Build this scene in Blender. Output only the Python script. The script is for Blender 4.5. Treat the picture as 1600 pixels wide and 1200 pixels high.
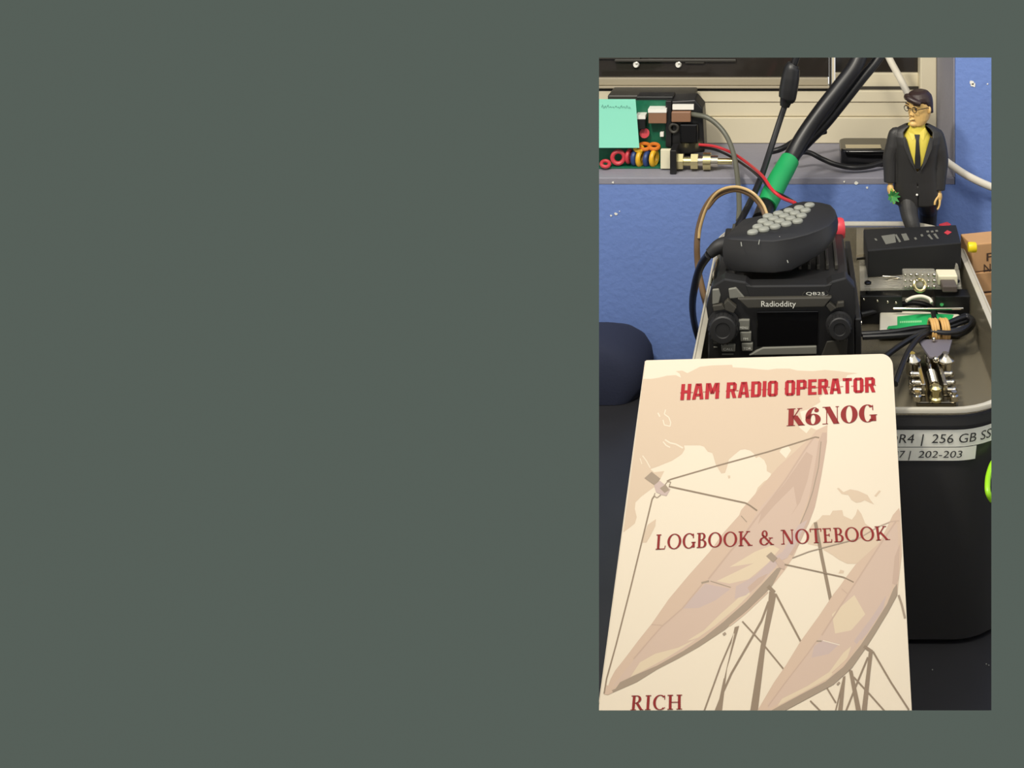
import bpy, bmesh, math, random
from mathutils import Vector, Matrix, Euler
random.seed(7)
PI = math.pi
for o in list(bpy.data.objects): bpy.data.objects.remove(o)
SC = bpy.context.scene
COL = SC.collection

# ------------------------------------------------------------------ camera
FPX = 1544.0; CX = 1242.0; HOR = -216.0; CZ = 1.40
cam_d = bpy.data.cameras.new('camera'); cam = bpy.data.objects.new('camera', cam_d); COL.objects.link(cam)
cam.location = (0, 0, CZ); cam.rotation_euler = (PI/2, 0, 0)
cam_d.sensor_fit = 'HORIZONTAL'; cam_d.sensor_width = 36.0
cam_d.lens = FPX*36.0/1600.0
cam_d.shift_x = (800.0-CX)/1600.0
cam_d.shift_y = (HOR-600.0)/1600.0
cam_d.clip_start = 0.02
SC.camera = cam
# ------------------------------------------------------------------ world, lamp, exposure
w = bpy.data.worlds.new('world'); SC.world = w; w.use_nodes = True
w.node_tree.nodes['Background'].inputs[0].default_value = (1.0, 0.99, 0.97, 1)
w.node_tree.nodes['Background'].inputs[1].default_value = 1.0
def area(name, loc, target, size, power, color):
    d = bpy.data.lights.new(name, 'AREA'); d.shape = 'DISK'; d.size = size; d.energy = power; d.color = color
    o = bpy.data.objects.new(name, d); COL.objects.link(o); o.location = loc
    o.rotation_euler = (Vector(target)-Vector(loc)).to_track_quat('-Z', 'Y').to_euler()
    return o
area('ceiling_lamp', (-0.30, 0.56, 1.72), (0.0, 0.86, 1.0), 0.10, 5.6, (1.0, 0.93, 0.80))
area('ceiling_lamp', (0.10, 0.56, 1.78), (0.02, 0.95, 1.0), 0.18, 2.6, (1.0, 0.93, 0.80))
SC.view_settings.view_transform = 'Standard'
SC.view_settings.look = 'None'
SC.view_settings.gamma = 1.0
SC.view_settings.exposure = 0.0
SC.view_settings.use_curve_mapping = False

# ------------------------------------------------------------------ measuring helpers
def ray(px, py): return Vector(((px-CX)/FPX, 1.0, -(py-HOR)/FPX))
def onY(px, py, Y):
    d = ray(px, py); return Vector((d.x*Y, Y, CZ+d.z*Y))
def onZ(px, py, Z):
    d = ray(px, py); t = (Z-CZ)/d.z; return Vector((d.x*t, t, Z))
def onP(px, py, p0, n):
    d = ray(px, py); c = Vector((0, 0, CZ)); t = (p0-c).dot(n)/d.dot(n); return c+d*t

# ------------------------------------------------------------------ materials
def lin(c):
    r = []
    for v in c:
        v = v/255.0
        r.append(v/12.92 if v <= .04045 else ((v+.055)/1.055)**2.4)
    return r
MATS = {}
def mat(name, rgb, rough=.5, metal=0, k=1.0, bump=None, noise=None, spec=.5, alpha=1, coat=0, trans=0):
    if name in MATS: return MATS[name]
    m = bpy.data.materials.new(name); m.use_nodes = True; nt = m.node_tree
    b = nt.nodes['Principled BSDF']
    c = [min(1, x*k) for x in lin(rgb)]
    b.inputs['Base Color'].default_value = (*c, 1)
    b.inputs['Roughness'].default_value = rough
    b.inputs['Metallic'].default_value = metal
    b.inputs['Specular IOR Level'].default_value = spec
    b.inputs['Alpha'].default_value = alpha
    b.inputs['Coat Weight'].default_value = coat
    b.inputs['Transmission Weight'].default_value = trans
    tc = nt.nodes.new('ShaderNodeTexCoord')
    if noise:
        sc, amt = noise
        n = nt.nodes.new('ShaderNodeTexNoise'); n.inputs['Scale'].default_value = sc; n.inputs['Detail'].default_value = 4
        nt.links.new(tc.outputs['Object'], n.inputs['Vector'])
        mx = nt.nodes.new('ShaderNodeMix'); mx.data_type = 'RGBA'
        mx.inputs[6].default_value = (*[x*(1-amt) for x in c], 1); mx.inputs[7].default_value = (*[min(1, x*(1+amt)) for x in c], 1)
        nt.links.new(n.outputs['Fac'], mx.inputs[0]); nt.links.new(mx.outputs[2], b.inputs['Base Color'])
    if bump:
        sc, st, dist = bump
        n = nt.nodes.new('ShaderNodeTexNoise'); n.inputs['Scale'].default_value = sc; n.inputs['Detail'].default_value = 3
        nt.links.new(tc.outputs['Object'], n.inputs['Vector'])
        bp = nt.nodes.new('ShaderNodeBump'); bp.inputs['Strength'].default_value = st; bp.inputs['Distance'].default_value = dist
        nt.links.new(n.outputs['Fac'], bp.inputs['Height']); nt.links.new(bp.outputs['Normal'], b.inputs['Normal'])
    MATS[name] = m; return m

m_blue  = mat('blue_wall_paint', (112, 139, 202), .6, noise=(9, .05), bump=(140, .35, .002))
m_sill  = mat('sill_paint', (140, 139, 150), .6, noise=(12, .06), bump=(160, .3, .0015))
m_part  = mat('grey_green_border', (86, 96, 90), .95, k=1.0, spec=0)
m_bounce = mat('white_bounce_face', (236, 232, 222), .8)  # rear of the partition, white to bounce lamp light
m_floor = mat('floor_boards', (80, 70, 60), .7, noise=(6, .2))
m_cream = mat('cream_window_vinyl', (222, 212, 184), .45, noise=(20, .03))
m_rail  = mat('sash_metal', (165, 155, 132), .4, noise=(20, .05))
m_seal  = mat('window_gasket', (52, 48, 42), .6)
m_glass = mat('night_window_glass', (46, 42, 38), .08)
m_white = mat('white_plastic', (240, 238, 228), .4)
m_blk   = mat('black_plastic', (26, 26, 27), .42, bump=(900, .05, .0003))
m_blk2  = mat('matte_black_plastic', (20, 20, 21), .6)
m_blkg  = mat('gloss_black', (12, 12, 13), .12)
m_char  = mat('charcoal_plastic', (58, 56, 50), .45)
m_greyk = mat('grey_rubber_key', (112, 112, 104), .5)
m_keyp  = mat('pale_keypad_key', (132, 134, 126), .5)
m_print = mat('white_print', (225, 225, 215), .6)
m_desk  = mat('black_desk_laminate', (42, 42, 45), .38, noise=(30, .15))
m_tub   = mat('black_tub_plastic', (52, 51, 50), .4, bump=(60, .05, .0005))
m_tray  = mat('clear_smoky_plastic', (140, 132, 112), .2, alpha=.38)
m_rim   = mat('clear_rim_plastic', (205, 200, 185), .15, alpha=.72)
m_acr   = mat('clear_acrylic', (190, 186, 172), .08, alpha=.38)
m_chrome= mat('chrome', (215, 208, 190), .16, metal=1)
m_brass = mat('nickel_brass', (228, 216, 160), .25, metal=1)
m_gold  = mat('brass_yellow', (214, 180, 90), .3, metal=1)
m_pcb   = mat('green_circuit_board', (20, 100, 72), .4, noise=(200, .3))
m_teal  = mat('teal_sticky_note', (140, 222, 196), .8)
m_ink   = mat('faint_pencil', (96, 150, 140), .8)
m_red   = mat('red_wire', (190, 40, 50), .4)
m_redc  = mat('red_enamel', (200, 60, 70), .4)
m_yel   = mat('yellow_enamel', (228, 178, 40), .4)
m_org   = mat('orange_enamel', (214, 120, 40), .4)
m_bluec = mat('blue_enamel', (40, 66, 120), .4)
m_creamb= mat('cream_relay', (228, 222, 192), .5)
m_brown = mat('copper_brown', (140, 104, 80), .45)
m_grn   = mat('green_sleeve', (24, 150, 84), .45)
m_cable = mat('black_rubber_cable', (20, 20, 22), .4)
m_coax  = mat('grey_coax', (96, 96, 84), .4)
m_bwire = mat('brown_clear_wire', (104, 82, 58), .35)
m_gwire = mat('gold_clear_wire', (186, 158, 110), .3)
m_wcab  = mat('white_cable', (225, 218, 200), .4)
m_card  = mat('cardboard', (190, 146, 100), .8, noise=(40, .1))
m_cink  = mat('dark_marker', (70, 50, 36), .8)
m_ycap  = mat('yellow_cap', (232, 206, 20), .4)
m_lime  = mat('lime_rubber', (150, 214, 30), .4)
m_shade  = mat('navy_shade', (34, 40, 62), .9, bump=(400, .4, .0006))  # navy that carries the lower left shade in its colour
m_tan   = mat('tan_rubber_band', (206, 164, 98), .6)
m_green = mat('packet_green', (40, 176, 100), .5)
m_pack  = mat('packet_white', (232, 226, 206), .5)
m_label = mat('label_tape', (247, 246, 232), .45)
m_ltext = mat('label_print', (52, 52, 50), .6)
m_suit  = mat('dark_suit', (44, 43, 42), .5)
m_skin  = mat('painted_skin', (226, 176, 104), .45)
m_skinf = mat('painted_face', (226, 186, 116), .45)
m_hair  = mat('dark_brown_hair', (46, 30, 26), .4)
m_shirt = mat('yellow_shirt', (218, 200, 78), .5)
m_mauve = mat('mauve_grey_metal', (118, 114, 124), .5, metal=.2)
KB = .62
m_bookc = mat('cover_cream', (247, 234, 212), .6, k=KB, spec=.15)
m_page  = mat('page_paper', (250, 244, 226), .8, k=.95)
m_land  = mat('print_land', (228, 206, 181), .6, k=KB, spec=.15)
m_dr    = mat('print_dish_rim', (222, 196, 174), .6, k=KB, spec=.15)
m_di    = mat('print_dish_inside', (220, 195, 177), .6, k=KB, spec=.15)
m_dd    = mat('print_dish_fold', (209, 183, 165), .6, k=KB, spec=.15)
m_dv    = mat('print_mauve', (211, 190, 182), .6, k=KB, spec=.15)
m_dh    = mat('print_dish_cream', (234, 215, 186), .6, k=KB, spec=.15)
m_ds    = mat('print_shell', (174, 157, 138), .6, k=KB, spec=.15)
m_dl    = mat('print_line', (158, 140, 120), .6, k=KB, spec=.15)
m_tred  = mat('print_title_red', (190, 38, 50), .6, k=KB, spec=.15)
m_tred2 = mat('print_dull_red', (152, 46, 46), .6, k=KB, spec=.15)

# ------------------------------------------------------------------ mesh builder
class MB:
    def __init__(s): s.v = []; s.f = []; s.m = []
    def add(s, vs, fs, mi=0):
        b = len(s.v); s.v += [Vector(v) for v in vs]
        for f in fs: s.f.append([b+i for i in f]); s.m.append(mi)
        return s
    def poly(s, pts, mi=0): return s.add(pts, [list(range(len(pts)))], mi)
    def box(s, lo, hi, mi=0, M=None):
        x0, y0, z0 = lo; x1, y1, z1 = hi
        vs = [Vector(p) for p in ((x0,y0,z0),(x1,y0,z0),(x1,y1,z0),(x0,y1,z0),(x0,y0,z1),(x1,y0,z1),(x1,y1,z1),(x0,y1,z1))]
        if M: vs = [M @ v for v in vs]
        return s.add(vs, [(3,2,1,0),(4,5,6,7),(0,1,5,4),(1,2,6,5),(2,3,7,6),(3,0,4,7)], mi)
    def prism(s, pts, d, mi=0):
        n = len(pts); d = Vector(d); a = [Vector(p) for p in pts]
        nrm = Vector((0,0,0))
        for i in range(n): nrm += a[i].cross(a[(i+1) % n])
        if nrm.dot(d) > 0: a = a[::-1]
        vs = a+[p+d for p in a]
        fs = [list(range(n)), list(range(2*n-1, n-1, -1))]
        for i in range(n): j = (i+1) % n; fs.append([j, i, n+i, n+j])
        return s.add(vs, fs, mi)
    def loft(s, rings, mi=0, cap=True):
        n = len(rings[0]); vs = [p for r in rings for p in r]; fs = []
        for k in range(len(rings)-1):
            for i in range(n):
                j = (i+1) % n; fs.append([k*n+i, k*n+j, (k+1)*n+j, (k+1)*n+i])
        if cap: fs.append(list(range(n))[::-1]); fs.append([(len(rings)-1)*n+i for i in range(n)])
        return s.add(vs, fs, mi)
    def cyl(s, p0, p1, r0, r1=None, n=20, mi=0):
        r1 = r0 if r1 is None else r1; p0 = Vector(p0); p1 = Vector(p1)
        z = (p1-p0).normalized(); x = z.orthogonal().normalized(); y = z.cross(x)
        R = [[p+(x*math.cos(2*PI*i/n)+y*math.sin(2*PI*i/n))*r for i in range(n)] for p, r in ((p0, r0), (p1, r1))]
        return s.loft(R, mi)
    def lathe(s, p0, ax, prof, n=24, mi=0):
        p0 = Vector(p0); z = Vector(ax).normalized(); x = z.orthogonal().normalized(); y = z.cross(x)
        return s.loft([[p0+z*h+(x*math.cos(2*PI*i/n)+y*math.sin(2*PI*i/n))*r for i in range(n)] for r, h in prof], mi)
    def ball(s, c, r, n=14, mi=0, sc=(1,1,1)):
        c = Vector(c); R = []
        for k in range(1, 9):
            t = PI*k/9
            R.append([c+Vector((math.sin(t)*math.cos(2*PI*i/n)*r*sc[0], math.sin(t)*math.sin(2*PI*i/n)*r*sc[1], -math.cos(t)*r*sc[2])) for i in range(n)])
        return s.loft(R, mi)
    def torus(s, c, ax, R, r, mi=0, n=24, m=8):
        c = Vector(c); z = Vector(ax).normalized(); x = z.orthogonal().normalized(); y = z.cross(x)
        pts = [c+(x*math.cos(2*PI*i/n)+y*math.sin(2*PI*i/n))*R for i in range(n)]
        vs = []; fs = []
        for i in range(n):
            rad = (pts[i]-c).normalized()
            for j in range(m):
                a = 2*PI*j/m; vs.append(pts[i]+rad*math.cos(a)*r+z*math.sin(a)*r)
        for i in range(n):
            for j in range(m):
                fs.append([i*m+j, ((i+1) % n)*m+j, ((i+1) % n)*m+(j+1) % m, i*m+(j+1) % m])
        return s.add(vs, fs, mi)
    def tube(s, pts, r, mi=0, n=10, seg=6, radii=None):
        P = [Vector(p) for p in pts]; q = []; rr = []
        rad = radii or [r]*len(P)
        E = [P[0]*2-P[1]]+P+[P[-1]*2-P[-2]]
        for i in range(1, len(E)-2):
            for k in range(seg):
                t = k/seg; a, b, c, d = E[i-1], E[i], E[i+1], E[i+2]
                q.append(.5*((2*b)+(c-a)*t+(2*a-5*b+4*c-d)*t*t+(3*b-a-3*c+d)*t**3))
                rr.append(rad[i-1]*(1-t)+rad[i]*t)
        q.append(P[-1]); rr.append(rad[-1])
        R = []; x = None
        for i, p in enumerate(q):
            t = (q[min(i+1, len(q)-1)]-q[max(i-1, 0)]).normalized()
            if x is None: x = t.orthogonal().normalized()
            x = (x-t*x.dot(t)).normalized(); y = t.cross(x)
            R.append([p+(x*math.cos(2*PI*j/n)+y*math.sin(2*PI*j/n))*rr[i] for j in range(n)])
        return s.loft(R, mi)
    def build(s, name, mats, parent=None, smooth=35, bevel=0, mods=None, base=None):
        mats = mats if isinstance(mats, (list, tuple)) else [mats]
        me = bpy.data.meshes.new(name)
        if parent is not None:
            off = Vector((0, 0, 0)); q = parent
            while q: off += q.location; q = q.parent
            loc = Vector((0, 0, 0))
        else:
            if base is None:
                xs = [v.x for v in s.v]; ys = [v.y for v in s.v]; zs = [v.z for v in s.v]
                base = ((min(xs)+max(xs))/2, (min(ys)+max(ys))/2, min(zs))
            off = Vector(base); loc = Vector(base)
        me.from_pydata([tuple(v-off) for v in s.v], [], s.f); me.update()
        for m in mats: me.materials.append(m)
        me.polygons.foreach_set('material_index', s.m)
        bm = bmesh.new(); bm.from_mesh(me); bmesh.ops.recalc_face_normals(bm, faces=bm.faces) if not getattr(s, 'flat', False) else None
        bm.to_mesh(me); bm.free()
        if smooth:
            me.polygons.foreach_set('use_smooth', [True]*len(me.polygons)); me.set_sharp_from_angle(angle=math.radians(smooth))
        o = bpy.data.objects.new(name, me); COL.objects.link(o); o.location = loc
        if parent is not None: o.parent = parent
        if bevel:
            b = o.modifiers.new('bevel', 'BEVEL'); b.width = bevel; b.segments = 2; b.limit_method = 'ANGLE'; b.angle_limit = math.radians(40)
        return o
def tag(o, label, cat, group=None):
    o['label'] = label; o['category'] = cat
    if group: o['group'] = group
    return o
def thing(name, loc, label, cat, group=None):
    o = bpy.data.objects.new(name, None); COL.objects.link(o); o.location = loc; o.empty_display_size = .02
    return tag(o, label, cat, group)
def struct(o): o['kind'] = 'structure'; return o

def font_mesh(txt):
    cu = bpy.data.curves.new('txt', 'FONT'); cu.body = txt; cu.size = 1; cu.fill_mode = 'FRONT'; cu.resolution_u = 3
    o = bpy.data.objects.new('txt', cu); COL.objects.link(o)
    bpy.context.view_layer.update()
    dg = bpy.context.evaluated_depsgraph_get(); me = bpy.data.meshes.new_from_object(o.evaluated_get(dg))
    vs = [v.co.copy() for v in me.vertices]; fs = [list(p.vertices) for p in me.polygons]
    bpy.data.objects.remove(o); bpy.data.curves.remove(cu); bpy.data.meshes.remove(me)
    x0 = min(v.x for v in vs); x1 = max(v.x for v in vs); y0 = 0.0; y1 = max(v.y for v in vs)
    return [((v.x-x0)/(x1-x0), (v.y-y0)/(y1-y0)) for v in vs], fs
def put_text(mb, txt, fn, mi=0):
    vs, fs = font_mesh(txt); mb.add([fn(u, v) for u, v in vs], fs, mi)

# ================================================================== STRUCTURE
WY = 1.15; SILLZ = 1.032; DZ = .822
# added partition standing in for the plain border, with its opening (flares behind the front edge)
def border_opening():
    Y = .50; T = .012
    a = onY(936, 1110, Y); b = onY(1549, 90, Y)
    x0, x1, z0, z1 = a.x, b.x, a.z, b.z
    fl = .016
    X0, X1, Z0, Z1 = -1.6, 1.3, 0.0, 1.42
    mb = MB()
    F = [(X0,Y,Z0),(X1,Y,Z0),(X1,Y,Z1),(X0,Y,Z1),(x0,Y,z0),(x1,Y,z0),(x1,Y,z1),(x0,Y,z1)]
    B = [(X0,Y+T,Z0),(X1,Y+T,Z0),(X1,Y+T,Z1),(X0,Y+T,Z1),(x0-fl,Y+T,z0-fl),(x1+fl,Y+T,z0-fl),(x1+fl,Y+T,z1+fl),(x0-fl,Y+T,z1+fl)]
    fs = []
    for i in range(4):
        j = (i+1) % 4
        fs.append([i, j, 4+j, 4+i])
        mb.add(F+B, [[8+j, 8+i, 12+i, 12+j]], 1)  # unseen rear face, added as a reflector for frontal fill
        fs.append([j, i, 8+i, 8+j]); fs.append([4+i, 4+j, 12+j, 12+i])
    mb.add(F+B, fs)
    return struct(mb.build('added_border_panel', [m_part, m_bounce], smooth=0))
border_opening()
mb = MB(); mb.box((-1.6, .50, -.03), (1.3, 1.6, 0)); struct(mb.build('floor', m_floor, smooth=0))
RX = onY(1490, 90, WY).x
mb = MB()
mb.box((-1.6, WY, 0), (1.3, WY+.16, SILLZ-.008)); mb.box((RX+.002, WY, SILLZ-.008), (1.3, WY+.16, 1.75))
mb.box((-1.6, WY, 1.62), (RX+.002, WY+.16, 1.75))
def chip(px, py, r, Y=WY-.0004):
    c = onY(px, py, Y); n = 7
    pts = [c+Vector((math.cos(2*PI*i/n)*r*random.uniform(.6, 1.3), 0, math.sin(2*PI*i/n)*r*random.uniform(.5, 1.1))) for i in range(n)]
    mb.prism(pts, (0, -.0004, 0), 1)
for c in ((1518,129,.0036),(1521,133,.003),(1543,131,.0012),(1338,286,.0022),(1355,293,.0015),(1319,284,.0014),(958,285,.0014),(962,334,.002),(955,337,.0013),(968,330,.001)): chip(*c)
struct(mb.build('wall_back', [m_blue, m_white], smooth=0))
mb = MB(); mb.box((-1.6, WY+.0005, SILLZ-.0079), (RX+.0015, WY+.145, SILLZ)); mb.box((RX, WY+.0005, SILLZ), (RX+.0019, WY+.145, 1.619))
struct(mb.build('trim_1', m_sill, smooth=0, bevel=.001))
# window
FY = 1.29
def zF(py, Y=FY): return CZ-(py-HOR)*Y/FPX
def xF(px, Y=FY): return (px-CX)*Y/FPX
win = struct(MB().box((-1.6, FY+.012, SILLZ-.005), (xF(1440), FY+.05, zF(142)-.002)).build('window_1', m_cream, smooth=0))
def wpart(name, boxes, m, bevel=.0008, mats=None):
    b = MB()
    for lo, hi, *mi in boxes: b.box(lo, hi, mi[0] if mi else 0)
    return b.build(name, mats or m, win, smooth=0, bevel=bevel)
XJ = xF(1437)
wpart('track', [((-1.58, FY, SILLZ+.0005), (XJ, FY+.012, zF(184))), ((-1.58, FY+.004, zF(183)), (XJ, FY+.012, zF(161))),
                ((-1.58, FY+.002, zF(160)), (XJ, FY+.012, zF(143)))], m_cream)
wpart('gasket', [((-1.58, FY+.003, zF(143)), (xF(1300), FY+.011, zF(138))), ((xF(1296), FY+.003, zF(138)), (xF(1299.5), FY+.011, 1.3)),
                 ((xF(1304), FY+.010, zF(143)), (XJ, FY+.0115, zF(138)))], m_seal, 0)
wpart('sash', [((-1.58, FY-.004, zF(137.5)), (xF(1296), FY+.010, zF(134))), ((-1.58, FY, zF(133.5)), (xF(1294), FY+.010, zF(122))),
               ((xF(1300), FY-.004, zF(138)), (xF(1303.5), FY+.010, 1.30), 1)], m_rail, mats=[m_rail, m_cream])
wpart('sash', [((xF(1306), FY+.014, zF(140)), (XJ, FY+.030, zF(118)))], m_cream)
wpart('glass', [((-1.58, FY+.006, zF(121.8)), (xF(1295.5), FY+.009, 1.60))], m_glass, 0)
wpart('glass', [((xF(1306), FY+.020, zF(117.8)), (XJ, FY+.024, 1.60))], m_glass, 0)
wpart('muntin', [((xF(1070), FY+.002, zF(100)), (xF(1100), FY+.0055, zF(95))), ((-.30, FY+.002, zF(93)), (xF(1000), FY+.0055, zF(89))),
                 ((xF(960), FY+.001, zF(97)), (xF(1150), FY+.0055, zF(93)))], m_char)
wpart('jamb', [((xF(1437), FY-.006, SILLZ+.0005), (RX-.0002, FY+.05, 1.60))], m_cream, .002)
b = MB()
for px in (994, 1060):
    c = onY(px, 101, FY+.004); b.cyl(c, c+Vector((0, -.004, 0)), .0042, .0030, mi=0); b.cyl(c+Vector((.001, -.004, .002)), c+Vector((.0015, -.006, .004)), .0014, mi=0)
b.build('glint_stud', m_white, win)  # white studs added in place of two glints on the glass

# ================================================================== DESK
dk = thing('desk', (-.1, .85, 0), 'black laminate desk standing against the blue wall under everything', 'desk')
mb = MB().box((-.95, .535, DZ-.025), (.75, WY-.002, DZ)); mb.build('desktop', m_desk, dk, smooth=0, bevel=.002)
for x in (-.9, .67):
    for y in (.56, 1.09):
        MB().box((x, y, 0), (x+.04, y+.04, DZ-.0252)).build('leg', m_blk2, dk, smooth=0, bevel=.002)
mb = MB()   # specks of dust on the desktop
for px, py in ((1457, 1047), (1545, 1040), (1541, 1038)):
    c = onZ(px, py, DZ+.0001); MB().box((c.x-.0004, c.y-.0004, DZ+.00005), (c.x+.0004, c.y+.0004, DZ+.0005)).build('dust_speck', m_keyp, dk, smooth=0)

# ================================================================== TUB + TRAY
TX0, TX1, TY0, TY1, TR = -.083, .176, .7215, 1.10, .060
def rrect(x0, x1, y0, y1, r, z, n=10):
    pts = []
    for cx, cy, a0 in ((x1-r, y0+r, -PI/2), (x1-r, y1-r, 0), (x0+r, y1-r, PI/2), (x0+r, y0+r, PI)):
        for i in range(n+1):
            a = a0+PI/2*i/n; pts.append(Vector((cx+r*math.cos(a), cy+r*math.sin(a), z)))
    return pts
def rr(off, z): return rrect(TX0+off, TX1-off, TY0+off, TY1-off, TR-off, z)
tub = MB().loft([rr(.012, DZ), rr(.008, DZ+.004), rr(.0035, .955), rr(.0030, .9868), rr(.0012, .9872), rr(.0012, .9935), rr(.0045, .9935), rr(.0062, .953), rr(.03, .9525)], cap=True)
tubt = thing('storage_tub', ((TX0+TX1)/2, (TY0+TY1)/2, DZ), 'large black plastic tub with rounded corners holding the radio tray', 'tub')
tub.build('tub_body', m_tub, tubt, smooth=40)
# labels wrap round the front right corner
def wrap(s, z, e=.0004):
    # s metres along front face measured as X before the corner
    xc = TX1-TR; r = TR-.0031+e
    # wall leans a little: offset at z
    if s <= xc: return Vector((s, TY0+.0031-e, z))
    a = (s-xc)/r; return Vector((xc+r*math.sin(a), TY0+TR-r*math.cos(a), z))
def ribbon(mb, s0, s1, z0, z1, e, mi=0, slant=0):
    n = 24; A = [wrap(s0+(s1-s0)*i/n, z0, e) for i in range(n+1)]; B = [wrap(s0+(s1+slant-s0)*i/n, z1, e) for i in range(n+1)]
    vs = A+B; mb.add(vs, [[i, i+1, n+1+i+1, n+1+i] for i in range(n)], mi)
def labstrip(name, s0, s1, py0, py1, texts, slant, lab):
    Y = TY0+.003; z0 = zF(py1, Y); z1 = zF(py0, Y)
    t = MB(); ribbon(t, s0, s1, z0, z1, .0007, slant=slant)
    o = t.build(name, m_label, tubt, smooth=60); o['label'] = lab
    tx = MB(); tx.flat = True; h = z1-z0
    for txt, pa, pb in texts:
        sa = xF(pa, Y); sb = xF(pb, Y)
        put_text(tx, txt, lambda u, v: wrap(sa+(sb-sa)*u+v*.0012, z0+h*(.24+.52*v), .0010))
    tx.build('lettering', m_ltext, o, smooth=0)
labstrip('label_tape', .03, .205, 671, 697.5, [('DDR4', 1370, 1427), ('|', 1439, 1441), ('256 GB SSD', 1455, 1571)], 0, 'upper white label tape reading 256 GB SSD')
labstrip('label_tape', .03, xF(1526, TY0), 698.5, 719, [('i7', 1400, 1412), ('|', 1419.5, 1421), ('202-203', 1434, 1502)], .0012, 'lower white label tape reading 202-203')
# tray
FZ = .9565
tray = thing('clear_tray', ((TX0+TX1)/2, (TY0+TY1)/2, .953), 'clear plastic tray with rounded corners nested in the black tub', 'tray')
MB().loft([rr(.0135, .9535), rr(.0075, .9560), rr(.0055, .9970), rr(.0070, .9970), rr(.0095, .9580), rr(.0155, FZ)], cap=True).build('tray_body', m_tray, tray, smooth=40)
mb = MB(); R = [rr(.0002, .9972), rr(.0002, .9990), rr(.0007, 1.0), rr(.0020, 1.0), rr(.0027, .9988), rr(.0068, .9982), rr(.0068, .9972)]
n = len(R[0]); mb.loft(R+[R[0]], cap=False); mb.build('rim', m_rim, tray, smooth=50)

# ================================================================== LOGBOOK
tl, rl = math.radians(39), math.radians(-6)
NB = Vector((math.sin(rl), -math.sin(tl)*math.cos(rl), math.cos(tl)*math.cos(rl)))
BT = .0062
contact = Vector((-.047, TY0+.003, 1.0)) + NB*(BT+.0008)
def Bk(px, py, e=0): return onP(px, py, contact, NB)+NB*e
bTL, bTR = Bk(1008.5, 563), Bk(1394, 552.5)
ux = (bTR-bTL).normalized(); uy = NB.cross(ux).normalized()   # up along the cover
if uy.z < 0: uy = -uy
Wd = (bTR-bTL).length
Lb = min(((p.z-DZ-.006)/abs(uy.z)) for p in (bTL, bTR))
print('book', Wd, Lb, bTL, bTR)
def bo(inset, e):
    r = .0085; w0 = inset; w1 = Wd-inset; h0 = -Lb+inset; h1 = -inset
    P = [(w0, h0)]
    for a in range(0, 91, 15):
        P.append((w1-r+r*math.cos(math.radians(a-90)), h0+r+r*math.sin(math.radians(a-90))))
    for a in range(0, 91, 10):
        P.append((w1-r+r*math.cos(math.radians(a)), h1-r+r*math.sin(math.radians(a))))
    P += [(w0+.0008, h1), (w0, h1-.0008)]
    return [bTL+ux*x+uy*y+NB*e for x, y in P]
bk = thing('logbook', (bTL+ux*Wd/2-uy*Lb), 'cream paperback logbook with red lettering and satellite dishes leaning on the tub', 'book')
MB().prism(bo(0, 0), NB*-.0005).build('front_cover', m_bookc, bk, smooth=30)
MB().prism(bo(.0006, -.00055), NB*-.0050).build('pages', m_page, bk, smooth=30)
MB().prism(bo(0, -.0056), NB*-.0005).build('back_cover', m_bookc, bk, smooth=30)
MB().prism([bTL+ux*x+uy*y for x, y in ((-.0003, -.0005), (-.0003, -Lb+.0005), (.0002, -Lb+.0005), (.0002, -.0005))], NB*-.0061).build('spine', m_bookc, bk, smooth=0)
art = MB(); art.flat = True
AM = [m_land, m_bookc, m_dr, m_di, m_dd, m_dv, m_dh, m_ds, m_dl]
LAND, CRE, DR, DI, DD, DV, DH, DS, DL = range(9)
LAY = [0]
def ap(pts, mi):
    LAY[0] += 1; e = .00003+LAY[0]*.0000022
    P = [Bk(x, y, e) for x, y in pts]
    a = sum(((pts[i][0]*pts[(i+1) % len(pts)][1]-pts[(i+1) % len(pts)][0]*pts[i][1]) for i in range(len(pts))))
    if a > 0: P = P[::-1]
    art.poly(P, mi)
def al(pts, wd, mi=DL):
    for (x0, y0), (x1, y1) in zip(pts, pts[1:]):
        dx, dy = x1-x0, y1-y0; l = math.hypot(dx, dy); nx, ny = -dy/l*wd/2, dx/l*wd/2
        ap([(x0+nx, y0+ny), (x1+nx, y1+ny), (x1-nx, y1-ny), (x0-nx, y0-ny)], mi)
# world map
ap([(1004.9,592),(1018,592),(1030,590),(1042,587),(1056,586),(1064,590),(1062,584),(1056,580),(1066,579),(1074,583),(1084,578),(1094,573),(1112,571),(1144,570),(1145,574),(1165,575),(1186,577),(1200,578),(1213,576),(1234,576),(1246,579),(1270,580),(1289,578),(1311,580),(1326,582),(1341,583),(1324,586),(1322,590),
    (1310,598),(1300,608),(1286,616),(1280,621),(1282,628),(1276,632),(1262,640),(1250,643),(1253,655),(1248,667),(1254,672),(1260,677),(1267,668),(1276,672),(1270,690),(1240,712),(1228,732),(1206,750),(1190,765),(1180,772),(1184,762),(1190,756),(1194,752),(1202,748),(1205,740),(1198,736),(1198,728),(1194,719),(1186,713),(1181,716),(1178,709),(1172,704),(1164,702),(1157,703),
    (1147,711),(1139,718),(1136,730),(1133,739),(1127,740),(1122,732),(1118,725),(1115,714),(1113,708),(1106,706),(1100,698),(1094,696),(1080,696),(1069,696),(1070,702),(1066,709),(1061,713),(1050,720),(1040,724),(1028,729),(1016,733),(1022,738),(1038,736),(1032,748),(1024,760),(1014,767),(1002,776),(993,785),(992,795),(995,808),(992,818),(982,826),(974,832),(976.5,810),(984,755),(996,662)], LAND)
ap([(1236,704),(1228,716),(1218,706),(1222,700),(1232,697)], CRE)
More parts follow.
